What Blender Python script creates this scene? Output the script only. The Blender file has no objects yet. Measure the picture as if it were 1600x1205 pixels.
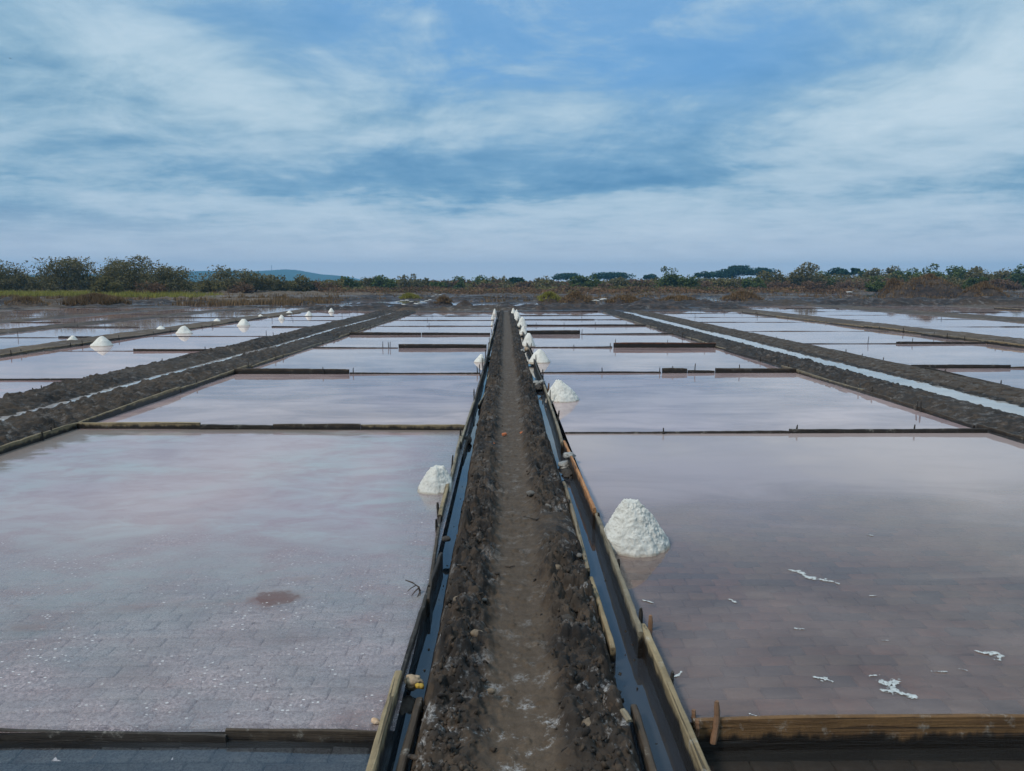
import bpy, math, random
import numpy as np
from mathutils import Vector, Matrix, Euler

random.seed(7)
SC = bpy.context.scene
COL = SC.collection
R = math.radians

# ------------------------------------------------------------------ camera
F_PX, CX, CY = 1180.0, 800.0, 602.5          # in 1600 px wide photo units
HOR, VPX = 441.0, 789.0
CAM_H = 2.0
PITCH = math.atan((CY - HOR) / F_PX)
YAW = math.atan((CX - VPX) / F_PX)
cam_d = bpy.data.cameras.new('camera')
cam_d.sensor_width = 36.0
cam_d.lens = 36.0 * F_PX / 1600.0
cam_d.clip_start = 0.05
cam_d.clip_end = 12000
cam = bpy.data.objects.new('camera', cam_d)
COL.objects.link(cam)
cam.location = (0, 0, CAM_H)
cam.rotation_euler = (math.pi / 2 - PITCH, 0, -YAW)
SC.camera = cam
CM = cam.rotation_euler.to_matrix()


def ray(px, py):
    return CM @ Vector(((px - CX) / F_PX, (CY - py) / F_PX, -1.0)).normalized()


def G(px, py, z=0.0):
    d = ray(px, py)
    t = (z - CAM_H) / d.z
    return Vector((d.x * t, d.y * t, z))


def W(px, py, Y):
    d = ray(px, py)
    t = Y / d.y
    return Vector((d.x * t, Y, CAM_H + d.z * t))


# ------------------------------------------------------------------ view
SC.view_settings.view_transform = 'Standard'
SC.view_settings.look = 'None'
SC.view_settings.exposure = 0.76
SC.view_settings.gamma = 1.0
SC.view_settings.use_curve_mapping = False
SC.render.engine = 'CYCLES'
SC.cycles.max_bounces = 6
SC.cycles.diffuse_bounces = 2
SC.cycles.glossy_bounces = 3
SC.cycles.transmission_bounces = 2
SC.cycles.transparent_max_bounces = 8
SC.cycles.volume_bounces = 0
SC.cycles.use_adaptive_sampling = True
SC.cycles.caustics_reflective = False
SC.cycles.caustics_refractive = False
SC.cycles.use_denoising = True

SUN_EL, SUN_AZ = R(48), R(-125)      # azimuth measured from +Y towards +X: sun behind and left of the viewer


# ------------------------------------------------------------------ node helper
class NT:
    def __init__(self, tree):
        self.t = tree
        self.n = tree.nodes
        self.l = tree.links

    def new(self, kind, **kw):
        nd = self.n.new(kind)
        for k, v in kw.items():
            setattr(nd, k, v)
        return nd

    def put(self, sock, v):
        if v is None:
            return
        if isinstance(v, bpy.types.NodeSocket):
            self.l.new(v, sock)
        else:
            if isinstance(v, tuple) and len(v) == 3 and sock.type == 'RGBA':
                v = (*v, 1)
            if isinstance(v, (int, float)) and sock.type == 'RGBA':
                v = (v, v, v, 1)
            sock.default_value = v

    def math(self, op, a, b=None, c=None, clamp=False):
        nd = self.new('ShaderNodeMath', operation=op, use_clamp=clamp)
        self.put(nd.inputs[0], a)
        self.put(nd.inputs[1], b)
        if c is not None:
            self.put(nd.inputs[2], c)
        return nd.outputs[0]

    def vmath(self, op, a, b=None):
        nd = self.new('ShaderNodeVectorMath', operation=op)
        self.put(nd.inputs[0], a)
        if b is not None:
            self.put(nd.inputs[1], b)
        return nd.outputs['Value'] if op in ('LENGTH', 'DOT_PRODUCT') else nd.outputs[0]

    def mix(self, f, a, b, blend='MIX'):
        nd = self.new('ShaderNodeMix', data_type='RGBA', blend_type=blend)
        self.put(nd.inputs[0], f)
        self.put(nd.inputs[6], a)
        self.put(nd.inputs[7], b)
        return nd.outputs[2]

    def noise(self, vec, scale, detail=4, rough=.55, dist=0.0, color=False):
        nd = self.new('ShaderNodeTexNoise')
        self.put(nd.inputs['Vector'], vec)
        nd.inputs['Scale'].default_value = scale
        nd.inputs['Detail'].default_value = detail
        nd.inputs['Roughness'].default_value = rough
        nd.inputs['Distortion'].default_value = dist
        return nd.outputs['Color' if color else 'Fac']

    def voronoi(self, vec, scale, feature='F1', out='Distance', rnd=1.0):
        nd = self.new('ShaderNodeTexVoronoi', feature=feature)
        self.put(nd.inputs['Vector'], vec)
        nd.inputs['Scale'].default_value = scale
        nd.inputs['Randomness'].default_value = rnd
        return nd.outputs[out]

    def ramp(self, fac, stops, interp='LINEAR'):
        nd = self.new('ShaderNodeValToRGB')
        cr = nd.color_ramp
        cr.interpolation = interp
        while len(cr.elements) < len(stops):
            cr.elements.new(0.5)
        for e, (p, c) in zip(cr.elements, stops):
            e.position = p
            e.color = (*c, 1) if isinstance(c, tuple) else (c, c, c, 1)
        self.put(nd.inputs[0], fac)
        return nd.outputs[0]

    def mrange(self, v, a, b, c=0.0, d=1.0, smooth=False):
        nd = self.new('ShaderNodeMapRange')
        if smooth:
            nd.interpolation_type = 'SMOOTHSTEP'
        self.put(nd.inputs[0], v)
        for i, x in enumerate((a, b, c, d)):
            nd.inputs[i + 1].default_value = x
        return nd.outputs[0]

    def mapping(self, vec, loc=(0, 0, 0), rot=(0, 0, 0), sc=(1, 1, 1), kind='POINT'):
        nd = self.new('ShaderNodeMapping', vector_type=kind)
        self.put(nd.inputs[0], vec)
        nd.inputs[1].default_value = loc
        nd.inputs[2].default_value = rot
        nd.inputs[3].default_value = sc
        return nd.outputs[0]

    def coord(self, which='Object'):
        return self.new('ShaderNodeTexCoord').outputs[which]

    def bump(self, h, strength=.5, dist=.01, normal=None):
        nd = self.new('ShaderNodeBump')
        nd.inputs['Strength'].default_value = strength
        nd.inputs['Distance'].default_value = dist
        self.put(nd.inputs['Height'], h)
        if normal is not None:
            self.put(nd.inputs['Normal'], normal)
        return nd.outputs[0]

    def attr(self, name, out='Color'):
        return self.new('ShaderNodeAttribute', attribute_name=name).outputs[out]


def new_mat(name):
    m = bpy.data.materials.new(name)
    m.use_nodes = True
    m.node_tree.nodes.clear()
    nt = NT(m.node_tree)
    nt.out = nt.new('ShaderNodeOutputMaterial')
    return m, nt


def principled(nt, col, rough=.8, normal=None, spec=.3, **kw):
    b = nt.new('ShaderNodeBsdfPrincipled')
    nt.put(b.inputs['Base Color'], col)
    nt.put(b.inputs['Roughness'], rough)
    nt.put(b.inputs['Specular IOR Level'], spec)
    if normal is not None:
        nt.put(b.inputs['Normal'], normal)
    for k, v in kw.items():
        nt.put(b.inputs[k], v)
    return b.outputs[0]


def finish(nt, sh):
    nt.l.new(sh, nt.out.inputs['Surface'])


# ------------------------------------------------------------------ sky
def build_world():
    w = bpy.data.worlds.new('World')
    SC.world = w
    w.use_nodes = True
    w.node_tree.nodes.clear()
    nt = NT(w.node_tree)
    out = nt.new('ShaderNodeOutputWorld')
    sky = nt.new('ShaderNodeTexSky', sky_type='NISHITA')
    sky.sun_disc = False
    sky.sun_elevation = SUN_EL
    sky.sun_rotation = SUN_AZ
    sky.air_density = 1.2
    sky.dust_density = 1.5
    d = nt.vmath('NORMALIZE', nt.coord('Generated'))
    sp = nt.new('ShaderNodeSeparateXYZ')
    nt.put(sp.inputs[0], d)
    x, y, z = sp.outputs
    az = nt.math('ARCTAN2', x, y)
    el = nt.math('ARCSINE', z)
    zc = nt.math('ADD', nt.math('MAXIMUM', z, 0.0), 0.10)
    pc = nt.new('ShaderNodeCombineXYZ')
    nt.put(pc.inputs[0], nt.math('DIVIDE', x, zc))
    nt.put(pc.inputs[1], nt.math('DIVIDE', y, zc))
    P = pc.outputs[0]
    ae = nt.new('ShaderNodeCombineXYZ')
    nt.put(ae.inputs[0], az)
    nt.put(ae.inputs[1], el)
    wn = nt.noise(P, 1.1, 4, .6, color=True)
    wv = nt.vmath('MULTIPLY', nt.vmath('SUBTRACT', wn, (.5, .5, .5)), (.34, .11, 0))
    A = nt.vmath('ADD', ae.outputs[0], wv)
    # large and small cloud structure, in the plane of the cloud deck
    n1 = nt.noise(nt.mapping(P, (3.1, 1.7, 0), (0, 0, .25), (.8, .9, 1)), 1.5, 7, .60, .5)
    n2 = nt.noise(nt.mapping(P, (8.1, 4.7, 0), (0, 0, -.2), (.8, 1.0, 1)), 4.2, 6, .62, .4)
    n3 = nt.noise(nt.mapping(ae.outputs[0], (0, 0, 0), (0, 0, .06), (1, 2.0, 1)), 5.0, 8, .64, .9)
    L = nt.math('ADD', nt.math('MULTIPLY', nt.math('SUBTRACT', n1, .5), .75),
                nt.math('MULTIPLY', nt.math('SUBTRACT', n2, .5), .6))
    L = nt.math('ADD', L, nt.math('MULTIPLY', nt.math('SUBTRACT', n3, .5), .95))
    L = nt.math('ADD', L, nt.mrange(el, R(36), R(58), .485, .88, True))
    # banks of the overcast: px, py, half-width px, half-height px, tilt, weight
    blobs = [(700, 278, 330, 42, 0, -.36), (1110, 262, 210, 22, 3, -.26), (1180, 130, 250, 62, 12, -.24),
             (1210, 60, 210, 60, 0, -.14),
             (980, 170, 190, 40, 8, .22), (700, 215, 130, 26, 0, .22), (1500, 90, 200, 75, 10, .36),
             (1400, 205, 240, 48, 6, .25), (290, 70, 250, 60, -20, .32), (480, 235, 150, 22, 5, .16), (620, 335, 430, 34, 0, .22),
             (1150, 330, 380, 50, 4, .24), (120, 370, 330, 40, 0, -.22), (60, 120, 160, 90, 0, -.10),
             (1500, 275, 150, 26, 0, -.2), (850, 390, 300, 30, 0, -.05), (30, 240, 200, 40, 0, .12), (620, 370, 80, 10, 0, .18),
             (240, 170, 220, 50, 5, .08), (400, 30, 130, 40, 0, -.12), (150, 255, 160, 26, 0, -.12), (1500, 370, 260, 50, 0, .05)]
    for px, py, rx, ry, tilt, wt in blobs:
        v = ray(px, py)
        a0, e0 = math.atan2(v.x, v.y), math.asin(v.z)
        ln = nt.vmath('LENGTH', nt.mapping(A, (a0, e0, 0), (0, 0, R(tilt)), (rx / F_PX * 1.25, ry / F_PX * 1.3, 1), 'TEXTURE'))
        L = nt.math('ADD', L, nt.mrange(ln, 0.0, 1.25, wt, 0.0, True))
    cloud = nt.ramp(L, [(0.0, (.066, .158, .262)), (.25, (.112, .215, .315)), (.48, (.180, .285, .370)),
                        (.72, (.265, .360, .430)), (1.0, (.335, .42, .48))])
    # thinner cloud overhead where the blue comes through
    blue = 0.0
    for px, py, rx, ry, tilt, wt in [(840, 0, 420, 150, 0, 1.15), (1180, 110, 330, 110, 10, .4), (700, 270, 420, 60, 0, .25),
                                     (750, -300, 1000, 260, 0, 1.0)]:
        v = ray(px, py)
        a0, e0 = math.atan2(v.x, v.y), math.asin(v.z)
        ln = nt.vmath('LENGTH', nt.mapping(A, (a0, e0, 0), (0, 0, R(tilt)), (rx / F_PX * 1.2, ry / F_PX * 1.2, 1), 'TEXTURE'))
        blue = nt.math('ADD', nt.mrange(ln, 0.0, 1.25, wt, 0.0, True), blue)
        blue = nt.math('MULTIPLY', blue, nt.mrange(L, 1.15, .4, .30, 1.0), clamp=True)
    skyc = nt.mix(1.0, sky.outputs[0], (.035, .055, .08), 'MULTIPLY')
    # the clear-sky colour behind the thin cloud, then the deck itself (all in physical sky units: Background strength .1)
    gap = nt.mix(.75, skyc, (.092, .235, .44))
    col = nt.mix(nt.math('MULTIPLY', blue, .72), cloud, gap)
    # milky band low on the horizon
    hz = nt.mrange(el, R(0), R(6), .72, 0.0, True)
    col = nt.mix(hz, col, (.56, .55, .565))
    lil = nt.math('MULTIPLY', nt.mrange(el, R(14), R(3), 0.0, .28, True), nt.mrange(L, .35, .6))
    col = nt.mix(lil, col, (.34, .395, .465))
    zb = nt.mrange(el, R(38), R(66), 1.0, 1.55, True)
    zc3 = nt.new('ShaderNodeCombineXYZ')
    for i_ in range(3): nt.put(zc3.inputs[i_], zb)
    col = nt.mix(1.0, col, zc3.outputs[0], 'MULTIPLY')
    col10 = nt.mix(1.0, col, (10.0, 10.0, 10.0), 'MULTIPLY')
    bg = nt.new('ShaderNodeBackground')
    nt.put(bg.inputs[0], col10)
    bg.inputs[1].default_value = 0.1
    nt.l.new(bg.outputs[0], out.inputs['Surface'])


build_world()

sun_d = bpy.data.lights.new('sun', 'SUN')
sun_d.energy = 1.5
sun_d.angle = R(10)
sun_d.color = (1.0, .91, .79)
sun = bpy.data.objects.new('sun', sun_d)
COL.objects.link(sun)
_sd = Vector((math.sin(SUN_AZ) * math.cos(SUN_EL), math.cos(SUN_AZ) * math.cos(SUN_EL), math.sin(SUN_EL)))
sun.rotation_euler = _sd.to_track_quat('Z', 'Y').to_euler()

# ------------------------------------------------------------------ numpy noise
def _hash(ix, iy, seed):
    n = (ix.astype(np.int64) * 374761393 + iy.astype(np.int64) * 668265263 + int(seed) * 2147483647) & 0xffffffff
    n = ((n ^ (n >> 13)) * 1274126177) & 0xffffffff
    n = (n ^ (n >> 16)) & 0xffffff
    return n / float(0xffffff)


def vnoise(x, y, seed=0):
    ix, iy = np.floor(x), np.floor(y)
    fx, fy = x - ix, y - iy
    fx = fx * fx * (3 - 2 * fx)
    fy = fy * fy * (3 - 2 * fy)
    a = _hash(ix, iy, seed); b = _hash(ix + 1, iy, seed)
    c = _hash(ix, iy + 1, seed); d = _hash(ix + 1, iy + 1, seed)
    return (a + (b - a) * fx) * (1 - fy) + (c + (d - c) * fx) * fy


def fbm(x, y, octv=4, seed=0, gain=.5):
    s, a, t = 0.0, 1.0, 0.0
    for o in range(octv):
        s = s + a * vnoise(x * 2 ** o + 17.3 * o, y * 2 ** o + 9.1 * o, seed + o)
        t += a
        a *= gain
    return s / t - .5


def fbm3(x, y, z, octv=3, seed=0, gain=.5, billow=False):
    tot, a, t = 0.0, 1.0, 0.0
    for o in range(octv):
        X, Y, Z = x * 2 ** o + 3.1 * o, y * 2 ** o + 1.7 * o, z * 2 ** o + 5.3 * o
        iz = np.floor(Z)
        fz = Z - iz
        fz = fz * fz * (3 - 2 * fz)
        lo = vnoise(X + 37.7 * iz, Y + 19.3 * iz, seed + o)
        hi = vnoise(X + 37.7 * (iz + 1), Y + 19.3 * (iz + 1), seed + o)
        n = lo * (1 - fz) + hi * fz
        if billow: n = 1 - np.abs(2 * n - 1)
        tot = tot + a * n
        t += a
        a *= gain
    return tot / t - .5


def clods(x, y, cell, seed, dens=1.0):
    """rounded lumps of different sizes lying in a jittered grid: their height field"""
    u, v = x / cell, y / cell
    iu, iv = np.floor(u), np.floor(v)
    h = np.zeros_like(u)
    for du in (-1, 0, 1):
        for dv in (-1, 0, 1):
            cu, cv = iu + du, iv + dv
            px = cu + _hash(cu, cv, seed); py = cv + _hash(cu, cv, seed + 11)
            r = .30 + .45 * _hash(cu, cv, seed + 23)
            asp = .75 + .5 * _hash(cu, cv, seed + 31)
            keep = _hash(cu, cv, seed + 41) < dens
            d2 = ((u - px) * asp) ** 2 + ((v - py) / asp) ** 2
            q = np.maximum(r * r - d2, 0)
            tl = 1 + 1.1 * ((u - px) * (_hash(cu, cv, seed + 51) - .5) + (v - py) * (_hash(cu, cv, seed + 61) - .5)) / .5
            h = np.maximum(h, np.where(keep, (.72 * np.sqrt(q) + .42 * q / np.maximum(r, .1)) * np.maximum(tl, .1) * .82, 0))
    return h * cell


def cracks(x, y, cell, seed):
    """distance to the border between jittered cells (0 on the crack)"""
    u, v = x / cell, y / cell
    iu, iv = np.floor(u), np.floor(v)
    f1 = np.full_like(u, 9.); f2 = np.full_like(u, 9.)
    for du in (-1, 0, 1):
        for dv in (-1, 0, 1):
            cu, cv = iu + du, iv + dv
            d = np.hypot(u - cu - _hash(cu, cv, seed), v - cv - _hash(cu, cv, seed + 5))
            f2 = np.where(d < f1, f1, np.minimum(f2, d))
            f1 = np.minimum(f1, d)
    return f2 - f1


def sstep(a, b, x):
    t = np.clip((x - a) / (b - a), 0, 1)
    return t * t * (3 - 2 * t)


# ------------------------------------------------------------------ object helpers
def tag(o, label=None, cat=None, group=None, kind=None):
    if label: o['label'] = label
    if cat: o['category'] = cat
    if group: o['group'] = group
    if kind: o['kind'] = kind
    return o


def link(name, me, mat=None, parent=None, loc=None, rot=None):
    o = bpy.data.objects.new(name, me)
    COL.objects.link(o)
    if mat is not None and len(me.materials) == 0:
        me.materials.append(mat)
    if parent is not None: o.parent = parent
    if loc is not None: o.location = loc
    if rot is not None: o.rotation_euler = rot
    return o


def empty(name, loc=(0, 0, 0), rz=0.0):
    o = bpy.data.objects.new(name, None)
    o.empty_display_size = .1
    COL.objects.link(o)
    o.location = loc
    o.rotation_euler = (0, 0, rz)
    return o


def mesh_np(name, V, F, smooth=False, cols=None, cname='tint', domain='POINT'):
    """V (n,3); F (m,k) all faces with k corners"""
    V = np.asarray(V, dtype=np.float32)
    F = np.asarray(F, dtype=np.int32)
    me = bpy.data.meshes.new(name)
    me.vertices.add(len(V)); me.vertices.foreach_set('co', V.ravel())
    k = F.shape[1]
    me.loops.add(F.size); me.loops.foreach_set('vertex_index', F.ravel())
    me.polygons.add(len(F))
    me.polygons.foreach_set('loop_start', np.arange(0, F.size, k, dtype=np.int32))
    me.polygons.foreach_set('loop_total', np.full(len(F), k, dtype=np.int32))
    me.update(calc_edges=True)
    if smooth:
        me.polygons.foreach_set('use_smooth', np.ones(len(F), dtype=bool))
    if cols is not None:
        a = me.color_attributes.new(cname, 'FLOAT_COLOR', domain)
        c = np.ones((len(cols), 4), dtype=np.float32)
        cc = np.asarray(cols, dtype=np.float32)
        c[:, :cc.shape[1]] = cc
        a.data.foreach_set('color', c.ravel())
    return me


def grid_mesh(name, xs, ys, zf, cf=None, smooth=True):
    X, Y = np.meshgrid(np.asarray(xs, float), np.asarray(ys, float))
    res = zf(X, Y)
    if isinstance(res, tuple): X2, Y2, Z = res
    else: X2, Y2, Z = X, Y, res
    ny, nx = X.shape
    V = np.stack([X2, Y2, Z], -1).reshape(-1, 3)
    i = np.arange(ny * nx).reshape(ny, nx)
    F = np.stack([i[:-1, :-1], i[:-1, 1:], i[1:, 1:], i[1:, :-1]], -1).reshape(-1, 4)
    cols = None
    if cf is not None:
        cols = cf(X, Y, Z).reshape(-1, 3)
    return mesh_np(name, V, F, smooth, cols)


def gys(y0, y1, k, mn=.012):
    ys = [y0]
    while ys[-1] < y1:
        ys.append(ys[-1] + max(mn, k * ys[-1]))
    ys[-1] = y1
    return ys


# ------------------------------------------------------------------ materials
def mat_mud(name, dark=(.0060, .0052, .0056), brown=(.038, .026, .018), dry=(.108, .076, .051), salt=.5, rough=.82, scale=1.0):
    """tint.r = how dry and trodden, tint.g = salt bloom, tint.b = wetness"""
    m, nt = new_mat(name)
    P = nt.coord('Object')
    t = nt.new('ShaderNodeSeparateColor'); nt.put(t.inputs[0], nt.attr('tint'))
    n1 = nt.noise(P, 2.3 * scale, 5, .6)
    n2 = nt.noise(P, 14 * scale, 5, .65)
    n3 = nt.noise(P, 70 * scale, 4, .7)
    c = nt.mix(nt.mrange(n1, .42, .68), dark, brown)
    c = nt.mix(nt.mrange(n2, .45, .75, 0, .75), c, brown)
    vw = nt.vmath('ADD', P, nt.vmath('MULTIPLY', nt.vmath('SUBTRACT', nt.noise(P, 12 * scale, 3, .6, color=True), (.5, .5, .5)), (.09 / scale, .09 / scale, .09 / scale)))
    for sc_, f_ in ((8, .75), (19, .6)):
        v_ = nt.new('ShaderNodeSeparateColor'); nt.put(v_.inputs[0], nt.voronoi(vw, sc_ * scale, 'F1', 'Color'))
        c = nt.mix(nt.math('MULTIPLY', nt.math('GREATER_THAN', v_.outputs[0], .72), f_), c, tuple(v * 1.5 for v in brown))
        c = nt.mix(nt.math('MULTIPLY', nt.math('LESS_THAN', v_.outputs[1], .40), f_), c, dark)
    d2 = nt.mix(nt.mrange(n2, .3, .7), dry, tuple(v * .62 for v in dry))
    c = nt.mix(nt.math('MULTIPLY', t.outputs[0], nt.mrange(n3, .2, .6, .75, 1), clamp=True), c, d2)
    c = nt.mix(nt.mrange(n3, .35, .75, 0, .5), c, tuple(v * .35 for v in brown))
    sm = nt.math('MULTIPLY', nt.mrange(nt.noise(P, 6 * scale, 6, .72), .54, .64), nt.mrange(n3, .40, .56))
    sm = nt.math('MULTIPLY', nt.math('MULTIPLY', sm, t.outputs[1]), salt * 1.6, clamp=True)
    c = nt.mix(sm, c, (.42, .42, .43))
    b = nt.bump(nt.math('ADD', nt.math('MULTIPLY', n2, .6), nt.math('MULTIPLY', n3, .5)), .7, .012)
    rg = nt.mix(t.outputs[2], nt.mrange(n2, .3, .7, rough - .1, rough + .1), .28)
    finish(nt, principled(nt, c, rg, b, .35))
    return m


MUD = mat_mud('mud')
MUD_FAR = mat_mud('mud_far', dark=(.009, .008, .010), brown=(.045, .029, .022), dry=(.15, .105, .066), scale=.25, salt=.6)
MUD_GREY = mat_mud('mud_cracked', dark=(.060, .058, .058), brown=(.115, .102, .09), dry=(.16, .14, .12), salt=.4)


def mat_ground():
    m, nt = new_mat('ground')
    P = nt.coord('Object')
    n = nt.noise(P, .012, 6, .6)
    n2 = nt.noise(P, .3, 5, .65)
    c = nt.mix(nt.mrange(n, .4, .6), (.055, .044, .035), (.075, .075, .035))
    c = nt.mix(nt.mrange(n2, .35, .7), c, (.10, .075, .05))
    finish(nt, principled(nt, c, .95, None, .1))
    return m


GROUND = mat_ground()


def mat_wood(name, c1, c2, wet=.55, wz=0.0):
    """grain along local X; a wet dark foot that ends in a ragged line"""
    m, nt = new_mat(name)
    P = nt.coord('Object')
    rnd = nt.new('ShaderNodeObjectInfo').outputs['Random']
    cb = nt.new('ShaderNodeCombineXYZ')
    for i_, k_ in enumerate((37., 19., 0.)):
        nt.put(cb.inputs[i_], nt.math('MULTIPLY', rnd, k_))
    P0 = P
    P = nt.vmath('ADD', P, cb.outputs[0])
    g = nt.noise(nt.mapping(P, (0, 0, 0), (0, 0, 0), (1.3, 22, 30)), 1.6, 5, .65, .3)
    n = nt.noise(P, 4.2, 5, .6)
    sp = nt.noise(P, 55, 4, .7)
    c = nt.mix(nt.mrange(g, .3, .7), c1, c2)
    c = nt.mix(nt.mrange(n, .42, .72, 0, .55), c, tuple(v * .35 for v in c2))
    c = nt.mix(nt.mrange(sp, .3, .75, 0, .45), c, tuple(v * .5 for v in c2))
    s = nt.new('ShaderNodeSeparateXYZ'); nt.put(s.inputs[0], P0)
    wl = nt.math('ADD', s.outputs[2], nt.math('MULTIPLY', nt.math('SUBTRACT', nt.noise(nt.mapping(P, sc=(3, 3, .4)), 2.6, 5, .7), .5), .16))
    wf = nt.mrange(wl, -.015 + wz, -.06 + wz, 0, wet, True)
    c = nt.mix(wf, c, (.012, .009, .007))
    sl = nt.noise(nt.mapping(P, (3, 5, 0), (0, 0, 0), (.8, 40, 60)), 1.2, 3, .5)
    ck = nt.mrange(sl, .60, .66)
    c = nt.mix(nt.math('MULTIPLY', ck, .75), c, tuple(v * .15 for v in c2))
    bl = nt.math('MULTIPLY', nt.mrange(nt.noise(P, 9, 6, .72), .56, .68), nt.mrange(sp, .4, .6, 0, .6))
    c = nt.mix(bl, c, (.42, .40, .36))
    c = nt.mix(wf, c, (.012, .009, .007))
    b = nt.bump(nt.math('SUBTRACT', nt.math('ADD', g, nt.math('MULTIPLY', sp, .5)), ck), .8, .008)
    finish(nt, principled(nt, c, nt.mix(wf, .75, .35), b, .35))
    return m


WOOD_TAN = mat_wood('wood_tan', (.36, .28, .165), (.20, .15, .085), .9)
WOOD_GREY = mat_wood('wood_grey', (.29, .245, .17), (.145, .12, .085), .9)
WOOD_ORANGE = mat_wood('wood_new', (.50, .24, .095), (.33, .15, .06), .85)
WOOD_DARK = mat_wood('wood_dark', (.050, .042, .036), (.026, .021, .018), .8)
WOOD_BROWN = mat_wood('wood_brown', (.085, .062, .042), (.045, .033, .024), .9)
WOOD_STAIN = mat_wood('wood_stained', (.24, .135, .055), (.11, .058, .026), .95, wz=-.05)
WOOD_RUST = mat_wood('wood_rust', (.17, .062, .030), (.095, .040, .024), .9)


def mat_water(name, murk, ior=1.36, see=0.0, rough=.02, murk2=None, wav=.10, sc=1.0, floor_dark=None):
    m, nt = new_mat(name)
    P = nt.coord('Object')
    rnd = nt.new('ShaderNodeObjectInfo').outputs['Random']
    n = nt.noise(nt.mapping(P, sc=(.55 * sc, 1.3 * sc, 1)), .9, 6, .62, .6)
    mk = nt.mix(nt.mrange(n, .38, .62), murk, murk2 or tuple(v * .72 for v in murk))
    mk = nt.mix(nt.math('MULTIPLY', rnd, .25), mk, (.40, .36, .40))
    if see > .5 and see < .7:
        sy = nt.new('ShaderNodeSeparateXYZ'); nt.put(sy.inputs[0], P)
        fy_ = nt.mrange(nt.math('ADD', sy.outputs[1], nt.math('MULTIPLY', nt.math('SUBTRACT', n, .5), 5.0)), 4.6, 8.2, 0, 1, True)
        mk = nt.mix(fy_, mk, (.46, .37, .36))
    fine = nt.noise(P, 9, 4, .6)
    b = nt.bump(nt.math('ADD', nt.math('MULTIPLY', nt.noise(nt.mapping(P, sc=(.7, 1.6, 1)), 2.2, 3, .5), 1.0), nt.math('MULTIPLY', fine, .12)), wav, .01)
    dif = nt.new('ShaderNodeBsdfDiffuse'); nt.put(dif.inputs[0], mk)
    base = dif.outputs[0]
    if see > 0:
        tr = nt.new('ShaderNodeBsdfTransparent'); nt.put(tr.inputs[0], (.86, .80, .74))
        mx = nt.new('ShaderNodeMixShader')
        nt.put(mx.inputs[0], nt.math('MULTIPLY', nt.mrange(n, .3, .7, see * .75, min(1, see * 1.2)), nt.math('SUBTRACT', 1.0, nt.math('MULTIPLY', fy_, .6)) if .5 < see < .7 else 1.0))
        nt.l.new(dif.outputs[0], mx.inputs[1]); nt.l.new(tr.outputs[0], mx.inputs[2])
        base = mx.outputs[0]
    gl = nt.new('ShaderNodeBsdfGlossy')
    gl.inputs[0].default_value = (1, .97, .96, 1)
    gl.inputs['Roughness'].default_value = rough
    nt.put(gl.inputs['Normal'], b)
    fr = nt.new('ShaderNodeFresnel'); fr.inputs[0].default_value = ior
    nt.put(fr.inputs[1], b)
    mx = nt.new('ShaderNodeMixShader')
    nt.put(mx.inputs[0], fr.outputs[0])
    nt.l.new(base, mx.inputs[1]); nt.l.new(gl.outputs[0], mx.inputs[2])
    finish(nt, mx.outputs[0])
    return m


POND = mat_water('pond_water', (.42, .31, .30), murk2=(.24, .165, .165), ior=1.42)
POND_PINK = mat_water('pond_water_pink', (.47, .30, .285), murk2=(.29, .19, .19), ior=1.42)
POND_NEAR_R = mat_water('pond_water_clear', (.27, .19, .15), murk2=(.15, .10, .078), ior=1.34, see=.66, wav=.05)
GUTTER = mat_water('gutter_water', (.008, .013, .018), ior=1.6, rough=.01, wav=.04)
THINW = mat_water('thin_water', (.07, .085, .10), ior=1.65, see=.88, rough=.03, wav=.12)
DARKW = mat_water('dark_water', (.020, .022, .018), ior=1.36, see=.72)
CHANNEL = mat_water('channel_water', (.40, .39, .38), murk2=(.27, .26, .26), ior=1.4, rough=.05)
FARW = mat_water('far_water', (.12, .10, .12), ior=1.42, rough=.05)


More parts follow.
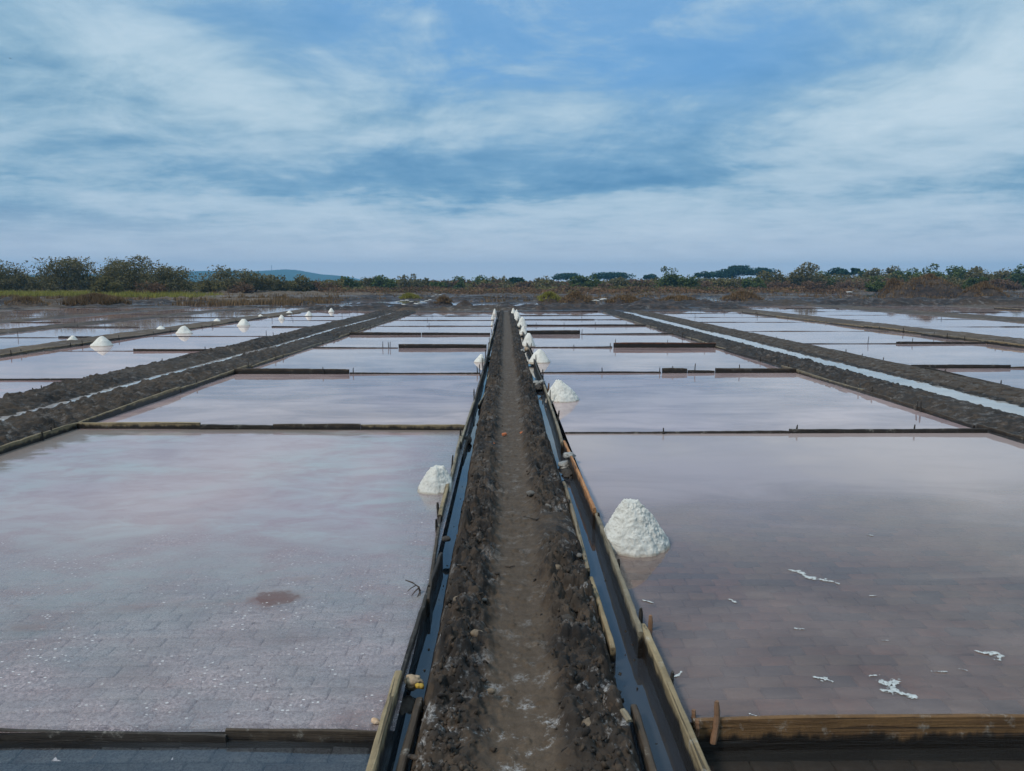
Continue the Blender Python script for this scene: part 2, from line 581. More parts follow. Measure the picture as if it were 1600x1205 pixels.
def mat_brine_crust():
    """near left pond: film of brine over bricks, with salt grains and a pale crust growing in it"""
    m, nt = new_mat('brine_crust')
    P = nt.coord('Object')
    s = nt.new('ShaderNodeSeparateXYZ'); nt.put(s.inputs[0], P)
    big = nt.noise(nt.mapping(P, (4, 2, 0), sc=(.55, .9, 1)), .75, 6, .62, .7)
    med = nt.noise(nt.mapping(P, (1, 7, 0), sc=(.8, 1.4, 1)), 2.4, 6, .65, .4)
    gr = nt.noise(P, 95, 3, .75)
    gr2 = nt.noise(P, 34, 4, .7)
    near = nt.mrange(nt.math('ADD', s.outputs[1], nt.math('MULTIPLY', nt.math('SUBTRACT', big, .5), 3.4)), 4.1, 6.6, 1, 0, True)
    near = nt.math('MAXIMUM', near, nt.mrange(s.outputs[0], -1.3, -.5, 0, .8, True))
    grain = nt.math('MULTIPLY', nt.mrange(gr, .38, .56), nt.mrange(gr2, .34, .56))
    cover = nt.math('MULTIPLY', nt.math('MULTIPLY', grain, near), nt.mrange(med, .32, .58, .25, 1.0), clamp=True)
    # little flakes
    vd = nt.voronoi(nt.mapping(P, sc=(1, 1.5, 1)), 40, 'F1')
    vc = nt.voronoi(nt.mapping(P, sc=(1, 1.5, 1)), 40, 'F1', 'Color')
    vs = nt.new('ShaderNodeSeparateColor'); nt.put(vs.inputs[0], vc)
    fl = nt.math('MULTIPLY', nt.math('LESS_THAN', nt.math('ADD', vd, nt.math('MULTIPLY', nt.math('SUBTRACT', gr2, .5), .5)), .30), nt.math('GREATER_THAN', vs.outputs[0], .90))
    fl = nt.math('MULTIPLY', nt.math('MULTIPLY', fl, near), nt.mrange(med, .47, .56))
    crustc = nt.mix(nt.mrange(med, .38, .62), (.44, .405, .42), (.56, .46, .47))
    crustc = nt.mix(nt.mrange(big, .40, .56, 0, .85), crustc, (.29, .325, .33))
    pat = nt.noise(nt.mapping(P, (9, 3, 0), sc=(.8, 1.5, 1)), 1.7, 4, .6, .5)
    crustc = nt.mix(nt.mrange(pat, .50, .66, 0, .8), crustc, (.27, .17, .16))
    crustc = nt.mix(nt.mrange(pat, .46, .32, 0, .75), crustc, (.20, .26, .30))
    st = 0.0
    for px, py, rx, ry, wt in [(432, 933, .19, .17, 1.2), (480, 904, .11, .07, .6), (560, 1118, .2, .05, .25), (42, 977, .14, .08, .5), (275, 940, .10, .07, .5), (200, 950, .2, .07, .35), (330, 945, .25, .06, .3), (60, 945, .3, .12, .25)]:
        g_ = G(px, py)
        wv = nt.vmath('ADD', P, nt.vmath('MULTIPLY', nt.vmath('SUBTRACT', nt.noise(P, 7, 4, .65, color=True), (.5, .5, .5)), (.34, .30, 0)))
        ln = nt.vmath('LENGTH', nt.mapping(wv, (g_.x, g_.y, 0), (0, 0, .2), (rx, ry, 1), 'TEXTURE'))
        st = nt.math('ADD', nt.math('MULTIPLY', nt.mrange(ln, .25, 1.2, wt, 0, True), nt.mrange(gr2, .30, .55, .45, 1.0)), st)
    st = nt.math('MINIMUM', st, .85)
    crustc = nt.mix(st, crustc, (.10, .045, .034))
    murk = nt.mix(nt.mrange(big, .40, .60), (.38, .30, .31), (.36, .355, .35))
    murk = nt.mix(nt.mrange(med, .42, .62, 0, .8), murk, (.33, .23, .235))
    dif = nt.new('ShaderNodeBsdfDiffuse'); nt.put(dif.inputs[0], murk)
    tr = nt.new('ShaderNodeBsdfTransparent'); tr.inputs[0].default_value = (.9, .88, .87, 1)
    mx = nt.new('ShaderNodeMixShader'); nt.put(mx.inputs[0], nt.mrange(near, 0, 1, .10, .74))
    nt.l.new(dif.outputs[0], mx.inputs[1]); nt.l.new(tr.outputs[0], mx.inputs[2])
    hb = nt.math('ADD', nt.math('MULTIPLY', gr, nt.mrange(near, 0, 1, .03, .55)), nt.math('MULTIPLY', med, .25))
    b = nt.bump(hb, .14, .006)
    gl = nt.new('ShaderNodeBsdfGlossy'); nt.put(gl.inputs['Roughness'], nt.mrange(near, 0, 1, .05, .22)); nt.put(gl.inputs['Normal'], b)
    gl.inputs[0].default_value = (.98, .97, 1, 1)
    fr = nt.new('ShaderNodeFresnel'); fr.inputs[0].default_value = 1.42; nt.put(fr.inputs[1], b)
    wet = nt.new('ShaderNodeMixShader'); nt.put(wet.inputs[0], fr.outputs[0])
    nt.l.new(mx.outputs[0], wet.inputs[1]); nt.l.new(gl.outputs[0], wet.inputs[2])
    b2 = nt.bump(nt.math('ADD', gr, gr2), .5, .006)
    cover = nt.math('MULTIPLY', nt.math('MAXIMUM', cover, st), 1.0)
    cr = principled(nt, crustc, .5, b2, .5)
    m1 = nt.new('ShaderNodeMixShader'); nt.put(m1.inputs[0], nt.math('ADD', nt.math('MULTIPLY', cover, .52), nt.math('MULTIPLY', st, .7), clamp=True))
    nt.l.new(wet.outputs[0], m1.inputs[1]); nt.l.new(cr, m1.inputs[2])
    wh = principled(nt, (.62, .62, .62), .6, b2, .4)
    m2 = nt.new('ShaderNodeMixShader'); nt.put(m2.inputs[0], nt.math('MULTIPLY', fl, .8))
    nt.l.new(m1.outputs[0], m2.inputs[1]); nt.l.new(wh, m2.inputs[2])
    yb_ = G(VPX, 670.5).y
    nz = nt.math('MULTIPLY', nt.math('SUBTRACT', nt.noise(nt.mapping(P, sc=(.8, 1.6, 1)), 1.6, 6, .7), .5), 1.7)
    sh = nt.mrange(nt.math('ADD', s.outputs[1], nz), yb_ - .45, yb_ - .12, 0, 1, True)
    sx_ = nt.mrange(nt.math('ADD', s.outputs[0], nz), -5.35, -5.6, 0, 1, True)
    sh = nt.math('MULTIPLY', nt.math('MAXIMUM', sh, sx_), .85)
    mdc = principled(nt, nt.mix(gr2, (.055, .042, .034), (.20, .155, .125)), .55, b2, .4)
    m3 = nt.new('ShaderNodeMixShader'); nt.put(m3.inputs[0], sh)
    nt.l.new(m2.outputs[0], m3.inputs[1]); nt.l.new(mdc, m3.inputs[2])
    finish(nt, m3.outputs[0])
    return m


CRUST = mat_brine_crust()


def mat_brick(name, salt, amt=1.0, rgh=.45):
    m, nt = new_mat(name)
    P = nt.coord('Object')
    geo = nt.new('ShaderNodeNewGeometry').outputs['Position']
    t = nt.attr('tint')
    n = nt.noise(geo, 30, 5, .65)
    n2 = nt.noise(geo, 2.0, 5, .6)
    c = nt.mix(nt.mrange(n, .3, .7, 0, .6), t, (.08, .075, .08))
    if salt:
        sa = nt.math('MULTIPLY', nt.mrange(nt.noise(geo, 75, 4, .8), .40, .56, .25, 1), nt.mrange(n2, .3, .60, .35 * amt, 1.0 * amt), clamp=True)
        c = nt.mix(sa, c, (.56, .56, .60))
    b = nt.bump(n, .4, .004)
    finish(nt, principled(nt, c, rgh if salt else .7, b, .45))
    return m


BRICK_SALT = mat_brick('brick_salted', True)
BRICK_WET = mat_brick('brick_wet', False)
BRICK_DAMP = mat_brick('brick_damp', True, .62, .2)


def mat_bed():
    m, nt = new_mat('mortar_bed')
    n = nt.noise(nt.coord('Object'), 22, 4, .7)
    finish(nt, principled(nt, nt.mix(n, (.018, .016, .016), (.055, .048, .045)), .7))
    return m


BED = mat_bed()


def mat_salt():
    m, nt = new_mat('salt')
    P = nt.coord('Object')
    n = nt.noise(P, 60, 5, .75)
    n2 = nt.noise(P, 18, 4, .6)
    c = nt.mix(nt.mrange(n2, .3, .7), (.78, .765, .72), (.60, .585, .54))
    c = nt.mix(nt.mrange(n, .30, .50, .45, 0), c, (.42, .40, .36))
    s = nt.new('ShaderNodeSeparateXYZ'); nt.put(s.inputs[0], P)
    f = nt.mrange(nt.math('ADD', s.outputs[2], nt.math('MULTIPLY', n2, .06)), .035, .055, .75, 0, True)
    c = nt.mix(f, c, (.33, .27, .21))
    b = nt.bump(nt.math('ADD', n, nt.math('MULTIPLY', nt.noise(P, 190, 3, .7), .8)), 1.0, .012)
    finish(nt, principled(nt, c, .75, b, .35))
    return m


SALT = mat_salt()


def mat_plain(name, c1, c2, scale=20, rough=.8, bump=.4, spec=.3):
    m, nt = new_mat(name)
    n = nt.noise(nt.coord('Object'), scale, 5, .65)
    finish(nt, principled(nt, nt.mix(nt.mrange(n, .3, .7), c1, c2), rough, nt.bump(n, bump, .01), spec))
    return m


BAG_GREY = mat_plain('plastic_grey', (.30, .30, .29), (.13, .125, .12), 14, .45)
BAG_BUFF = mat_plain('plastic_buff', (.40, .30, .20), (.20, .14, .09), 16, .5)
BAG_YELLOW = mat_plain('plastic_yellow', (.45, .30, .04), (.25, .16, .03), 16, .45)
SACK_WHITE = mat_plain('sack_white', (.55, .55, .53), (.36, .36, .35), 6, .7)
TERRA = mat_plain('terracotta', (.42, .14, .06), (.26, .085, .04), 25, .85)
LUMP_TAN = mat_plain('clod_tan', (.20, .155, .11), (.075, .058, .044), 24, .9, .8)
LUMP_DARK = mat_plain('clod_dark', (.060, .052, .046), (.025, .022, .021), 24, .9, .8)
LUMP_GREY = mat_plain('clod_grey', (.16, .15, .14), (.07, .065, .06), 24, .85, .8)
FOAM = mat_plain('salt_flake', (.58, .60, .60), (.30, .32, .32), 60, .6)
TWIG = mat_plain('twig', (.06, .04, .028), (.03, .02, .015), 40, .8)
PEG = mat_plain('peg_wood', (.24, .14, .085), (.11, .06, .035), 18, .75)
SHELL = mat_plain('shell', (.50, .28, .13), (.58, .48, .38), 30, .6)
HILL = mat_plain('hill', (.030, .055, .022), (.055, .075, .030), .01, .95, 0)


def mat_leaf(name, c1, c2):
    m, nt = new_mat(name)
    t = nt.new('ShaderNodeSeparateColor'); nt.put(t.inputs[0], nt.attr('tint'))
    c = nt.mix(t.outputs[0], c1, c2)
    d = nt.new('ShaderNodeBsdfDiffuse'); nt.put(d.inputs[0], c)
    tr = nt.new('ShaderNodeBsdfTranslucent'); nt.put(tr.inputs[0], c)
    mx = nt.new('ShaderNodeMixShader'); mx.inputs[0].default_value = .25
    nt.l.new(d.outputs[0], mx.inputs[1]); nt.l.new(tr.outputs[0], mx.inputs[2])
    finish(nt, mx.outputs[0])
    return m


LEAF = {
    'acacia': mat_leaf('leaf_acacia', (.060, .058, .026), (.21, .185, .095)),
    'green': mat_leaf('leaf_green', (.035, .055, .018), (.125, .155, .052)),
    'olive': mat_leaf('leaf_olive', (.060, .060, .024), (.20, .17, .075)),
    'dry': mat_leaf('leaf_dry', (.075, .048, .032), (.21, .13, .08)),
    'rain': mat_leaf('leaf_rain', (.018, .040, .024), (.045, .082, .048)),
}
BARK = mat_plain('bark', (.085, .066, .05), (.045, .036, .028), 4, .9)
GRASS_GREEN = mat_leaf('grass_green', (.17, .165, .035), (.34, .31, .085))
GRASS_DRY = mat_leaf('grass_dry', (.10, .064, .036), (.27, .18, .10))
#---STRUCTURE---
ORD = ['first', 'second', 'third', 'fourth', 'fifth', 'sixth', 'seventh', 'eighth', 'ninth', 'tenth', 'eleventh', 'twelfth',
       'thirteenth', 'fourteenth', 'fifteenth', 'sixteenth', 'seventeenth', 'eighteenth', 'nineteenth', 'twentieth']

# ------------------------------------------------------------------ ground and hill
gm = grid_mesh('ground', np.concatenate([np.linspace(-3600, -200, 12), np.linspace(-164, 164, 13), np.linspace(200, 3600, 12)]),
               np.concatenate([[-300, -60], np.linspace(-20, 240, 14), [249, 255, 300, 600, 1200, 2500, 3600]]),
               lambda X, Y: np.where((Y > 250) | (Y < -10) | (abs(X) > 165), -.12, -.45))
tag(link('ground', gm, GROUND), 'flat brown earth of the salt field running to the horizon', kind='structure')


def hill():
    pts = [(-500, 436), (-200, 431), (0, 428), (120, 426), (240, 424), (270, 421), (300, 420), (330, 419.5), (370, 421), (400, 419.5), (425, 417.5),
           (438, 418.2), (455, 421.5), (480, 426), (500, 427.5), (515, 429), (530, 433), (545, 437), (570, 442)]
    px, py = zip(*pts)
    xs = np.linspace(-2900, -460, 240)
    ys = np.linspace(2300, 3100, 34)

    def zf(X, Y):
        t = (Y - 2300) / 800
        pxx = VPX + X / 2600.0 * F_PX
        el = (HOR - np.interp(pxx, px, py)) / F_PX
        H = el * 2600 + 2
        prof = np.sin(np.clip(t / .75, 0, 1) * math.pi / 2) * np.where(t > .5, np.cos((t - .5) * 2 * .9), 1)
        prof = np.minimum(prof, 1)
        return -2 + np.maximum(H, 0) * prof * (1 + .28 * fbm(X / 130, Y / 130, 5, 3) * (1 - prof * .8))
    tag(link('hill', grid_mesh('hill', xs, ys, zf), HILL), 'long low hill, blue in the haze behind the left trees', kind='structure')


hill()


# ------------------------------------------------------------------ water sheets
def sheet(name, x0, x1, y0, y1, z, mat, kind='structure', nx=1, ny=1):
    cx, cy = (x0 + x1) / 2, (y0 + y1) / 2
    me = grid_mesh(name, np.linspace(x0, x1, nx + 1), np.linspace(y0, y1, ny + 1), lambda X, Y: X * 0 + z, smooth=False)
    o = link(name, me, mat)
    o['kind'] = kind
    return o


def yp(py):                      # ground distance straight ahead of a picture row
    return G(VPX, py).y


L1Y = [yp(v) for v in (1141, 670.5, 584, 544, 523.4, 510, 501, 494, 488)]
R1Y = [yp(v) for v in (1130, 678, 583.5, 543.5, 522.6, 509.6, 500, 493.5, 487.5)]
L2Y = [7.0, yp(593.8), yp(548.5), yp(525.5), yp(511.2), yp(501), yp(494.5), yp(489), 54]
L3Y = [9.0, yp(556), yp(527.4), yp(511.7), yp(503), yp(496.5), yp(491), yp(486), 60]
L4Y = [12., yp(527), yp(514), yp(504), yp(497), yp(491.5), yp(486.5), 60]
L5Y = [16., yp(512), yp(501), yp(494.5), yp(489.5), yp(485), 60]
R2Y = [7.0, yp(576.6), yp(537.8), yp(518.3), yp(504), yp(496.3), yp(490), 52]
R3Y = [9.0, yp(540), yp(511.5), yp(500), yp(493), yp(487.3), yp(482.5), 64]
R4Y = [14., yp(509), yp(496), yp(489), yp(484.6), yp(480.5), 64]
R5Y = [18., yp(500), yp(491), yp(485.5), yp(481), 64]
ROWS = [('left row beside the path', -5.95, -.50, L1Y, POND), ('right row beside the path', .80, 6.5, R1Y, POND),
        ('second row left of the path', -13.5, -8.4, L2Y, POND_PINK), ('second row right of the path', 9.5, 15.8, R2Y, POND),
        ('third row left of the path', -19.6, -15.0, L3Y, POND), ('third row right of the path', 18.2, 25.5, R3Y, POND),
        ('fourth row left of the path', -24.6, -21.0, L4Y, POND_PINK), ('fourth row right of the path', 29., 37., R4Y, POND),
        ('fifth row left of the path', -35, -26.2, L5Y, POND), ('fifth row right of the path', 39.5, 50., R5Y, POND)]
rng = random.Random(3)
for ri, (rn, xa, xb, Ys, mat) in enumerate(ROWS):
    for k in range(len(Ys) - 1):
        mm = mat
        if ri == 0 and k == 0: mm = CRUST
        if ri == 1 and k == 0: mm = POND_NEAR_R
        sheet('pond_water', xa - (.0 if ri == 1 else .15), xb + (.0 if ri == 0 else .15), Ys[k] + (.02 if k else .0), Ys[k + 1] - .0, rng.uniform(-.004, .004) if k else 0.0, mm)
for (xa, xb, ya, yb, z, mm) in [(.80, 6.6, 1.0, R1Y[0], -.135, DARKW)]:
    sheet('pond_water', xa, xb, ya, yb, z, mm)
sheet('pond_water', -3.0, -.50, 1.0, L1Y[0], -.0405, THINW)
sheet('gutter_water', -.53, -.36, 1.5, 51, -.075, GUTTER)
sheet('gutter_water', .56, .84, 1.5, 51, -.075, GUTTER)
sheet('channel_water', -7.6, -6.7, 6, 50, .052, CHANNEL)
sheet('channel_water', 7.2, 8.7, 5, 50, .054, CHANNEL)
sheet('far_water', -168, 168, 51, 253, -.012, FARW)


# ------------------------------------------------------------------ brick floors
def brick_mesh(tint, w, d, h, seed):
    r = random.Random(seed)
    c = .006
    j = lambda: r.uniform(-.003, .003)
    w2, d2 = w / 2, d / 2
    V = [(-w2 + j(), -d2 + j(), -h), (w2 + j(), -d2 + j(), -h), (w2 + j(), d2 + j(), -h), (-w2 + j(), d2 + j(), -h)]
    V += [(v[0], v[1], -c) for v in V[:4]]
    V += [(math.copysign(abs(v[0]) - c, v[0]), math.copysign(abs(v[1]) - c, v[1]), r.uniform(-.0015, .0015)) for v in V[4:8]]
    F = [(0, 1, 5, 4), (1, 2, 6, 5), (2, 3, 7, 6), (3, 0, 4, 7), (4, 5, 9, 8), (5, 6, 10, 9), (6, 7, 11, 10), (7, 4, 8, 11), (8, 9, 10, 11)]
    return V, F


def brick_floor(label, x0, x1, y0, y1, ztop, mat, tints, jz, seed, bw=.185, bd=.108, miss=0.0, rj=1.0, gap=.008):
    root = link('pond_floor', grid_mesh('pond_floor', [x0, x1], [y0, y1], lambda X, Y: X * 0 + ztop - .024, smooth=False), BED)
    tag(root, label, kind='structure')
    r = random.Random(seed)
    variants = []
    for k in range(10):
        V, F = brick_mesh(None, bw - gap, bd - gap, .03, seed + k)
        t = tints[k % len(tints)]
        me = mesh_np('brick', V, F, False, [t] * len(V))
        me.materials.append(mat)
        variants.append((np.array(V), np.array(F), t, me))
    spots = []
    ny = int((y1 - y0) / bd)
    for i in range(ny):
        yy = y1 - (i + .5) * bd
        off = (i % 2) * bw * .5 + r.uniform(-.03, .03)
        nx = int((x1 - x0) / bw) + 1
        for k in range(nx):
            xx = x0 + (k + .5) * bw + off - bw * .4
            if r.random() < miss: continue
            lo, hi = max(xx - bw / 2, x0), min(xx + bw / 2, x1)
            if hi - lo < .03: continue
            xx = (lo + hi) / 2; sx = (hi - lo) / bw
            vis = abs(xx) < yy * .71 + .25
            spots.append((yy if vis else yy + 50, xx, yy, ztop + r.uniform(-jz, jz) + .5 * jz * math.sin(xx * 2.1 + i * .3), r.uniform(-.03, .03) * rj, r.uniform(-.02, .02) * rj, r.uniform(-.025, .025) * rj, r.randrange(10), sx))
    spots.sort()
    VV, FF, CC = [], [], []
    n0 = 0
    for q, (_, xx, yy, zz, rz, rx, ry, v, sx) in enumerate(spots):
        if q < 300:
            o = link('brick', variants[v][3], None, root, (xx, yy, zz), (rx, ry, rz))
            o.scale = (sx, 1, 1)
        else:
            M = np.array(Euler((rx, ry, rz)).to_matrix())
            VV.append((variants[v][0] * [sx, 1, 1]) @ M.T + np.array([xx, yy, zz])); FF.append(variants[v][1] + n0)
            CC.append(np.tile(np.array(variants[v][2]), (len(variants[v][0]), 1)))
            n0 += len(variants[v][0])
    if VV:
        o = link('brick_paving', mesh_np('brick_paving', np.concatenate(VV), np.concatenate(FF), False, np.concatenate(CC)), mat, root)
        o['kind'] = 'stuff'
    return root


TR = [(.17, .085, .065), (.14, .085, .07), (.20, .10, .075), (.10, .07, .065), (.035, .04, .055), (.15, .11, .09), (.13, .07, .055), (.17, .11, .08), (.04, .04, .05), (.15, .085, .07)]
TL = [(.16, .12, .12), (.13, .12, .13), (.18, .12, .11), (.12, .12, .14), (.15, .14, .14), (.17, .13, .13), (.11, .11, .12), (.16, .14, .14), (.14, .11, .11), (.19, .14, .13)]
brick_floor('brown clay brick bottom of the clear near right pond', .82, 6.45, R1Y[0] + .02, R1Y[1] - .05, -.024, BRICK_WET, TR, .006, 5)
brick_floor('salted brick bottom of the near left pond', -5.9, -.53, L1Y[0] + .02, L1Y[1] - .05, -.014, BRICK_SALT, TL, .0045, 25, gap=.006)
brick_floor('cracked uneven salted bricks of the lowest left pond', -2.9, -.53, 2.2, L1Y[0] - .04, -.045, BRICK_DAMP,
            [(.13, .13, .16), (.10, .10, .12), (.16, .15, .17), (.09, .07, .07), (.12, .13, .16), (.10, .09, .10), (.15, .15, .18), (.05, .04, .04), (.12, .12, .15), (.14, .09, .08)], .0030, 45, .17, .11, .03, .8, .0045)
brick_floor('dark brick bottom of the lowest right pond', .82, 3.2, 2.2, R1Y[0] - .04, -.165, BRICK_WET,
            [(.03, .025, .02), (.04, .035, .03)], .004, 65)


# ------------------------------------------------------------------ central path
def path_z(X, Y):
    wob = .035 * np.interp(Y, [0, 4, 7, 10, 15, 20, 30, 50], [0, .2, -.3, .4, -.4, .5, -.2, 0])
    x = X + wob * sstep(-.5, -.3, X) * sstep(.75, .55, X) + .022 * fbm(X * 3, Y * 3.1, 3, 90)
    kx = [-.54, -.44, -.405, -.37, -.30, -.17, -.10, -.03, .06, .17, .24, .31, .42, .52, .575, .605, .86]
    kz = [-.16, -.15, -.075, .00, .045, .055, .022, .004, 0.0, .006, .022, .055, .055, .025, -.03, -.15, -.16]
    z = np.interp(x, kx, kz)
    x_ = x + .09 * fbm(X * 6, Y * 4.5, 3, 93) * (np.abs(x - .1) < .32)
    rim = sstep(-.40, -.33, x) * sstep(-.02, -.15, x_) + sstep(.20, .30, x_) * sstep(.60, .54, x)
    gapR = 1 - .85 * sstep(.5, .1, np.abs(Y - 5.95)) * (x > .1) - .6 * sstep(.4, .1, np.abs(Y - 8.9)) * (x < 0)
    low = .55 + .45 * sstep(2.9, 3.6, Y)
    m = rim * gapR * low * (.55 + .8 * vnoise(X * 2.1, Y * 1.3, 8))
    xs_, ys_ = X + .030 * fbm(X * 16, Y * 16, 4, 61, .7), Y + .030 * fbm(X * 16, Y * 16, 4, 71, .7)
    rg = 1 - 2.4 * np.abs(fbm(xs_ * 11, ys_ * 11, 4, 81, .65))
    c = clods(xs_, ys_, .13, 2, .7) * .8 + clods(xs_, ys_, .062, 4, .85) * 1.05 + clods(xs_, ys_, .033, 6, .8) * .8 + .022 * rg + .020 * fbm(xs_ * 34, ys_ * 34, 4, 83, .75) - .012
    z = z + m * (c - .022) * 1.1
    tread = 1 - np.clip(rim, 0, 1)
    inb = sstep(-.40, -.33, x) * sstep(.60, .54, x)
    z = z + inb * tread * (.020 * fbm(X * 5, Y * 3, 4, 12) + .006 * fbm(X * 30, Y * 30, 3, 31) + .5 * clods(X, Y, .04, 77, .25))
    z = z + .008 * fbm(X * 40, Y * 40, 3, 14) * (.3 + rim)
    return z


def path_c(X, Y, Z):
    x_ = X + .10 * fbm(X * 6, Y * 4.5, 3, 93)
    rim = sstep(-.42, -.33, X) * sstep(-.02, -.15, x_) + sstep(.20, .30, x_) * sstep(.62, .54, X)
    n = vnoise(X * 3, Y * 1.4, 55)
    dry = np.clip((1 - np.clip(rim, 0, 1)) * .85 + .30 * (n > .62) * rim + .25 * sstep(4, 2.6, Y), 0, 1) * (Z > -.05)
    salt = np.clip(.25 + .8 * sstep(3.9, 2.8, Y) + .6 * sstep(.40, .52, X) * sstep(11, 4, Y) + .35 * sstep(-.33, -.4, X), 0, 1) * (Z > -.06)
    wet = sstep(-.02, -.07, Z)
    return np.stack([dry, salt, wet], -1)


pm = grid_mesh('mud_path', np.linspace(-.54, .86, 236), gys(1.9, 52, .0030, .0065), path_z, path_c)
tag(link('mud_path', pm, MUD), 'trodden mud footpath between two gutters, clods heaped on both sides', kind='structure')

# loose clods that stand free of the bank: too many to count
def clod_geo(seed):
    """an angular crumb of dried mud: hull of a few random points"""
    import bmesh
    bm = bmesh.new()
    r = random.Random(seed)
    ax, ay = r.uniform(.9, 1.7), r.uniform(.7, 1.1)
    for _ in range(11):
        v = Vector((r.gauss(0, 1), r.gauss(0, 1), r.gauss(0, 1))).normalized() * r.uniform(.75, 1.1)
        bm.verts.new((v.x * ax, v.y * ay, v.z * .6))
    res = bmesh.ops.convex_hull(bm, input=bm.verts)
    bmesh.ops.delete(bm, geom=[v for v in bm.verts if not v.link_faces], context='VERTS')
    bmesh.ops.triangulate(bm, faces=bm.faces)
    bm.verts.index_update()
    V = np.array([v.co[:] for v in bm.verts]); F = np.array([[q.index for q in f.verts] for f in bm.faces])
    bm.free()
    return V, F


CL = [clod_geo(i) for i in range(14)]
r = random.Random(12)
VV, FF, CC, n0 = [], [], [], 0
N = 3600
xs_, ys_ = [], []
while len(xs_) < N:
    y = 2.6 * math.exp(r.random() ** 1.1 * math.log(26 / 2.6))
    x = r.choice([r.gauss(-.25, .07), r.gauss(.42, .09)])
    if not (-.40 < x < .575): continue
    if x > .1 and abs(y - 5.95) < .35: continue
    xs_.append(x); ys_.append(y)
for _ in range(130):
    y = 2.7 * math.exp(r.random() * math.log(9 / 2.7))
    k_ = vnoise(np.array([y * 1.7]), np.array([.3]), 5)[0]
    xs_.append(r.choice([.60 + abs(r.gauss(0, .012)), .735 - abs(r.gauss(0, .02 + .04 * k_)), -.425 - abs(r.gauss(0, .008))])); ys_.append(y)
zs_ = path_z(np.array(xs_), np.array(ys_))
zs_ = np.where((np.array(xs_) > .59) | (np.array(xs_) < -.42), -.078, zs_)
for x, y, z in zip(xs_, ys_, zs_):
    s = .005 + .013 * r.random() ** 2
    if r.random() < .07 and -.4 < x < .58: s = r.uniform(.018, .030)
    if not (-.41 < x < .59): s *= .75
    V, F = CL[r.randrange(14)]
    M = np.array(Euler((r.uniform(0, 6), r.uniform(0, 6), r.uniform(0, 6))).to_matrix()) * s
    VV.append(V @ M.T + np.array([x, y, z + s * .05])); FF.append(F + n0); n0 += len(V)
    d = r.random() ** 2
    CC.append(np.tile(np.array([d * .6, .5 * r.random(), 0]), (len(V), 1)))
cl = link('mud_clods', mesh_np('mud_clods', np.concatenate(VV), np.concatenate(FF), False, np.concatenate(CC)), MUD)
tag(cl, 'loose crumbled mud clods lying along both sides of the footpath', kind='stuff')


# ------------------------------------------------------------------ banks
def bank(label, x0, x1, y0, y1, knots, mat, cell, seed, amp=1.0, dx=.06, k=.006, wob=.12, crackx=None, dryf=.25, saltf=.3, zs=1.0):
    kx, kz = zip(*knots)

    def zf(X, Y):
        w = wob * 2 * fbm(Y * .25, Y * 0 + seed, 3, seed)
        edge = sstep(x0, x0 + .35, X) * sstep(x1, x1 - .35, X)
        x = X + w * edge + .10 * fbm(X * 2, Y * 1.5, 3, seed + 3) * edge
        z = np.interp(x, kx, kz)
        top = np.clip((z + .02) / .12, 0, 1)
        xs2, ys2 = X + .13 * fbm(X * 6, Y * 6, 4, 61, .7), Y + .13 * fbm(X * 6, Y * 6, 4, 71, .7)
        c = clods(xs2, ys2, cell, seed, .6) * .55 + clods(xs2, ys2, cell * .45, seed + 2, .85) * 1.1 + cell * .45 * (.4 - 2.2 * np.abs(fbm(xs2 * 5, ys2 * 5, 4, seed + 6, .65))) * .5 + .05 * fbm(xs2 * 16, ys2 * 16, 3, 44, .7)
        a = amp * (.45 + .9 * vnoise(X * .8, Y * .5, seed + 9))
        if crackx is not None:
            m = sstep(crackx - .15, crackx + .15, x) if crackx > 0 else sstep(crackx + .15, crackx - .15, x)
            cr = cracks(X, Y, .34, seed)
            z = z - m * .075 * sstep(.14, .02, cr) * top + m * top * .05 * fbm(X * 3, Y * 3, 3, 8)
            a = a * (1 - .75 * m)
        z = z + top * a * (c - .02)
        zz_ = zs * np.interp(Y, [18, 45], [1, .6]) if zs < .6 else zs
        z = np.where(z > .02, .02 + (z - .02) * zz_, z)
        return z

    def cf(X, Y, Z):
        n = vnoise(X * 1.5, Y * .8, seed + 5)
        base = np.clip(dryf + .6 * (n - .4), 0, 1)
        if crackx is not None:
            m = (X > crackx) if crackx > 0 else (X < crackx)
            base = np.clip(base + m * (.62 * sstep(.03, .16, cracks(X, Y, .34, seed)) - .1), 0, 1)
        return np.stack([base, X * 0 + saltf, sstep(.06, -.02, Z)], -1)
    nx = max(4, int((x1 - x0) / dx))
    o = link('mud_bank', grid_mesh('mud_bank', np.linspace(x0, x1, nx), gys(y0, y1, k), zf, cf), mat)
    tag(o, label, kind='structure')


bank('clod heaped mud bank with a narrow channel left of the near ponds', -8.55, -5.9, 6.5, 51,
     [(-8.6, -.2), (-8.5, -.05), (-8.25, .16), (-7.7, .20), (-7.35, .09), (-7.2, .03), (-7.05, .03), (-6.92, .10), (-6.6, .17), (-6.2, .13), (-5.98, .06), (-5.9, -.1)], MUD, .18, 101, 1.0, .03, .0036, dryf=.12, zs=.68)
bank('mud bank with a wide channel and cracked crust right of the near ponds', 6.45, 9.65, 5.5, 51,
     [(6.4, -.1), (6.5, .05), (6.8, .17), (7.15, .20), (7.4, .12), (7.58, .03), (8.1, .03), (8.3, .10), (8.6, .17), (9.2, .17), (9.5, .06), (9.65, -.12)], MUD, .17, 131, .9, .03, .0038, wob=.07, crackx=8.3, dryf=-.1, zs=.72)
bank('narrow earth bank between second and third left pond rows', -15.2, -13.3, 9, 60,
     [(-15.2, -.15), (-15, .03), (-14.8, .09), (-13.8, .09), (-13.5, .06), (-13.3, -.1)], MUD_FAR, .25, 151, .5, .07, .008, dryf=.7, zs=.55)
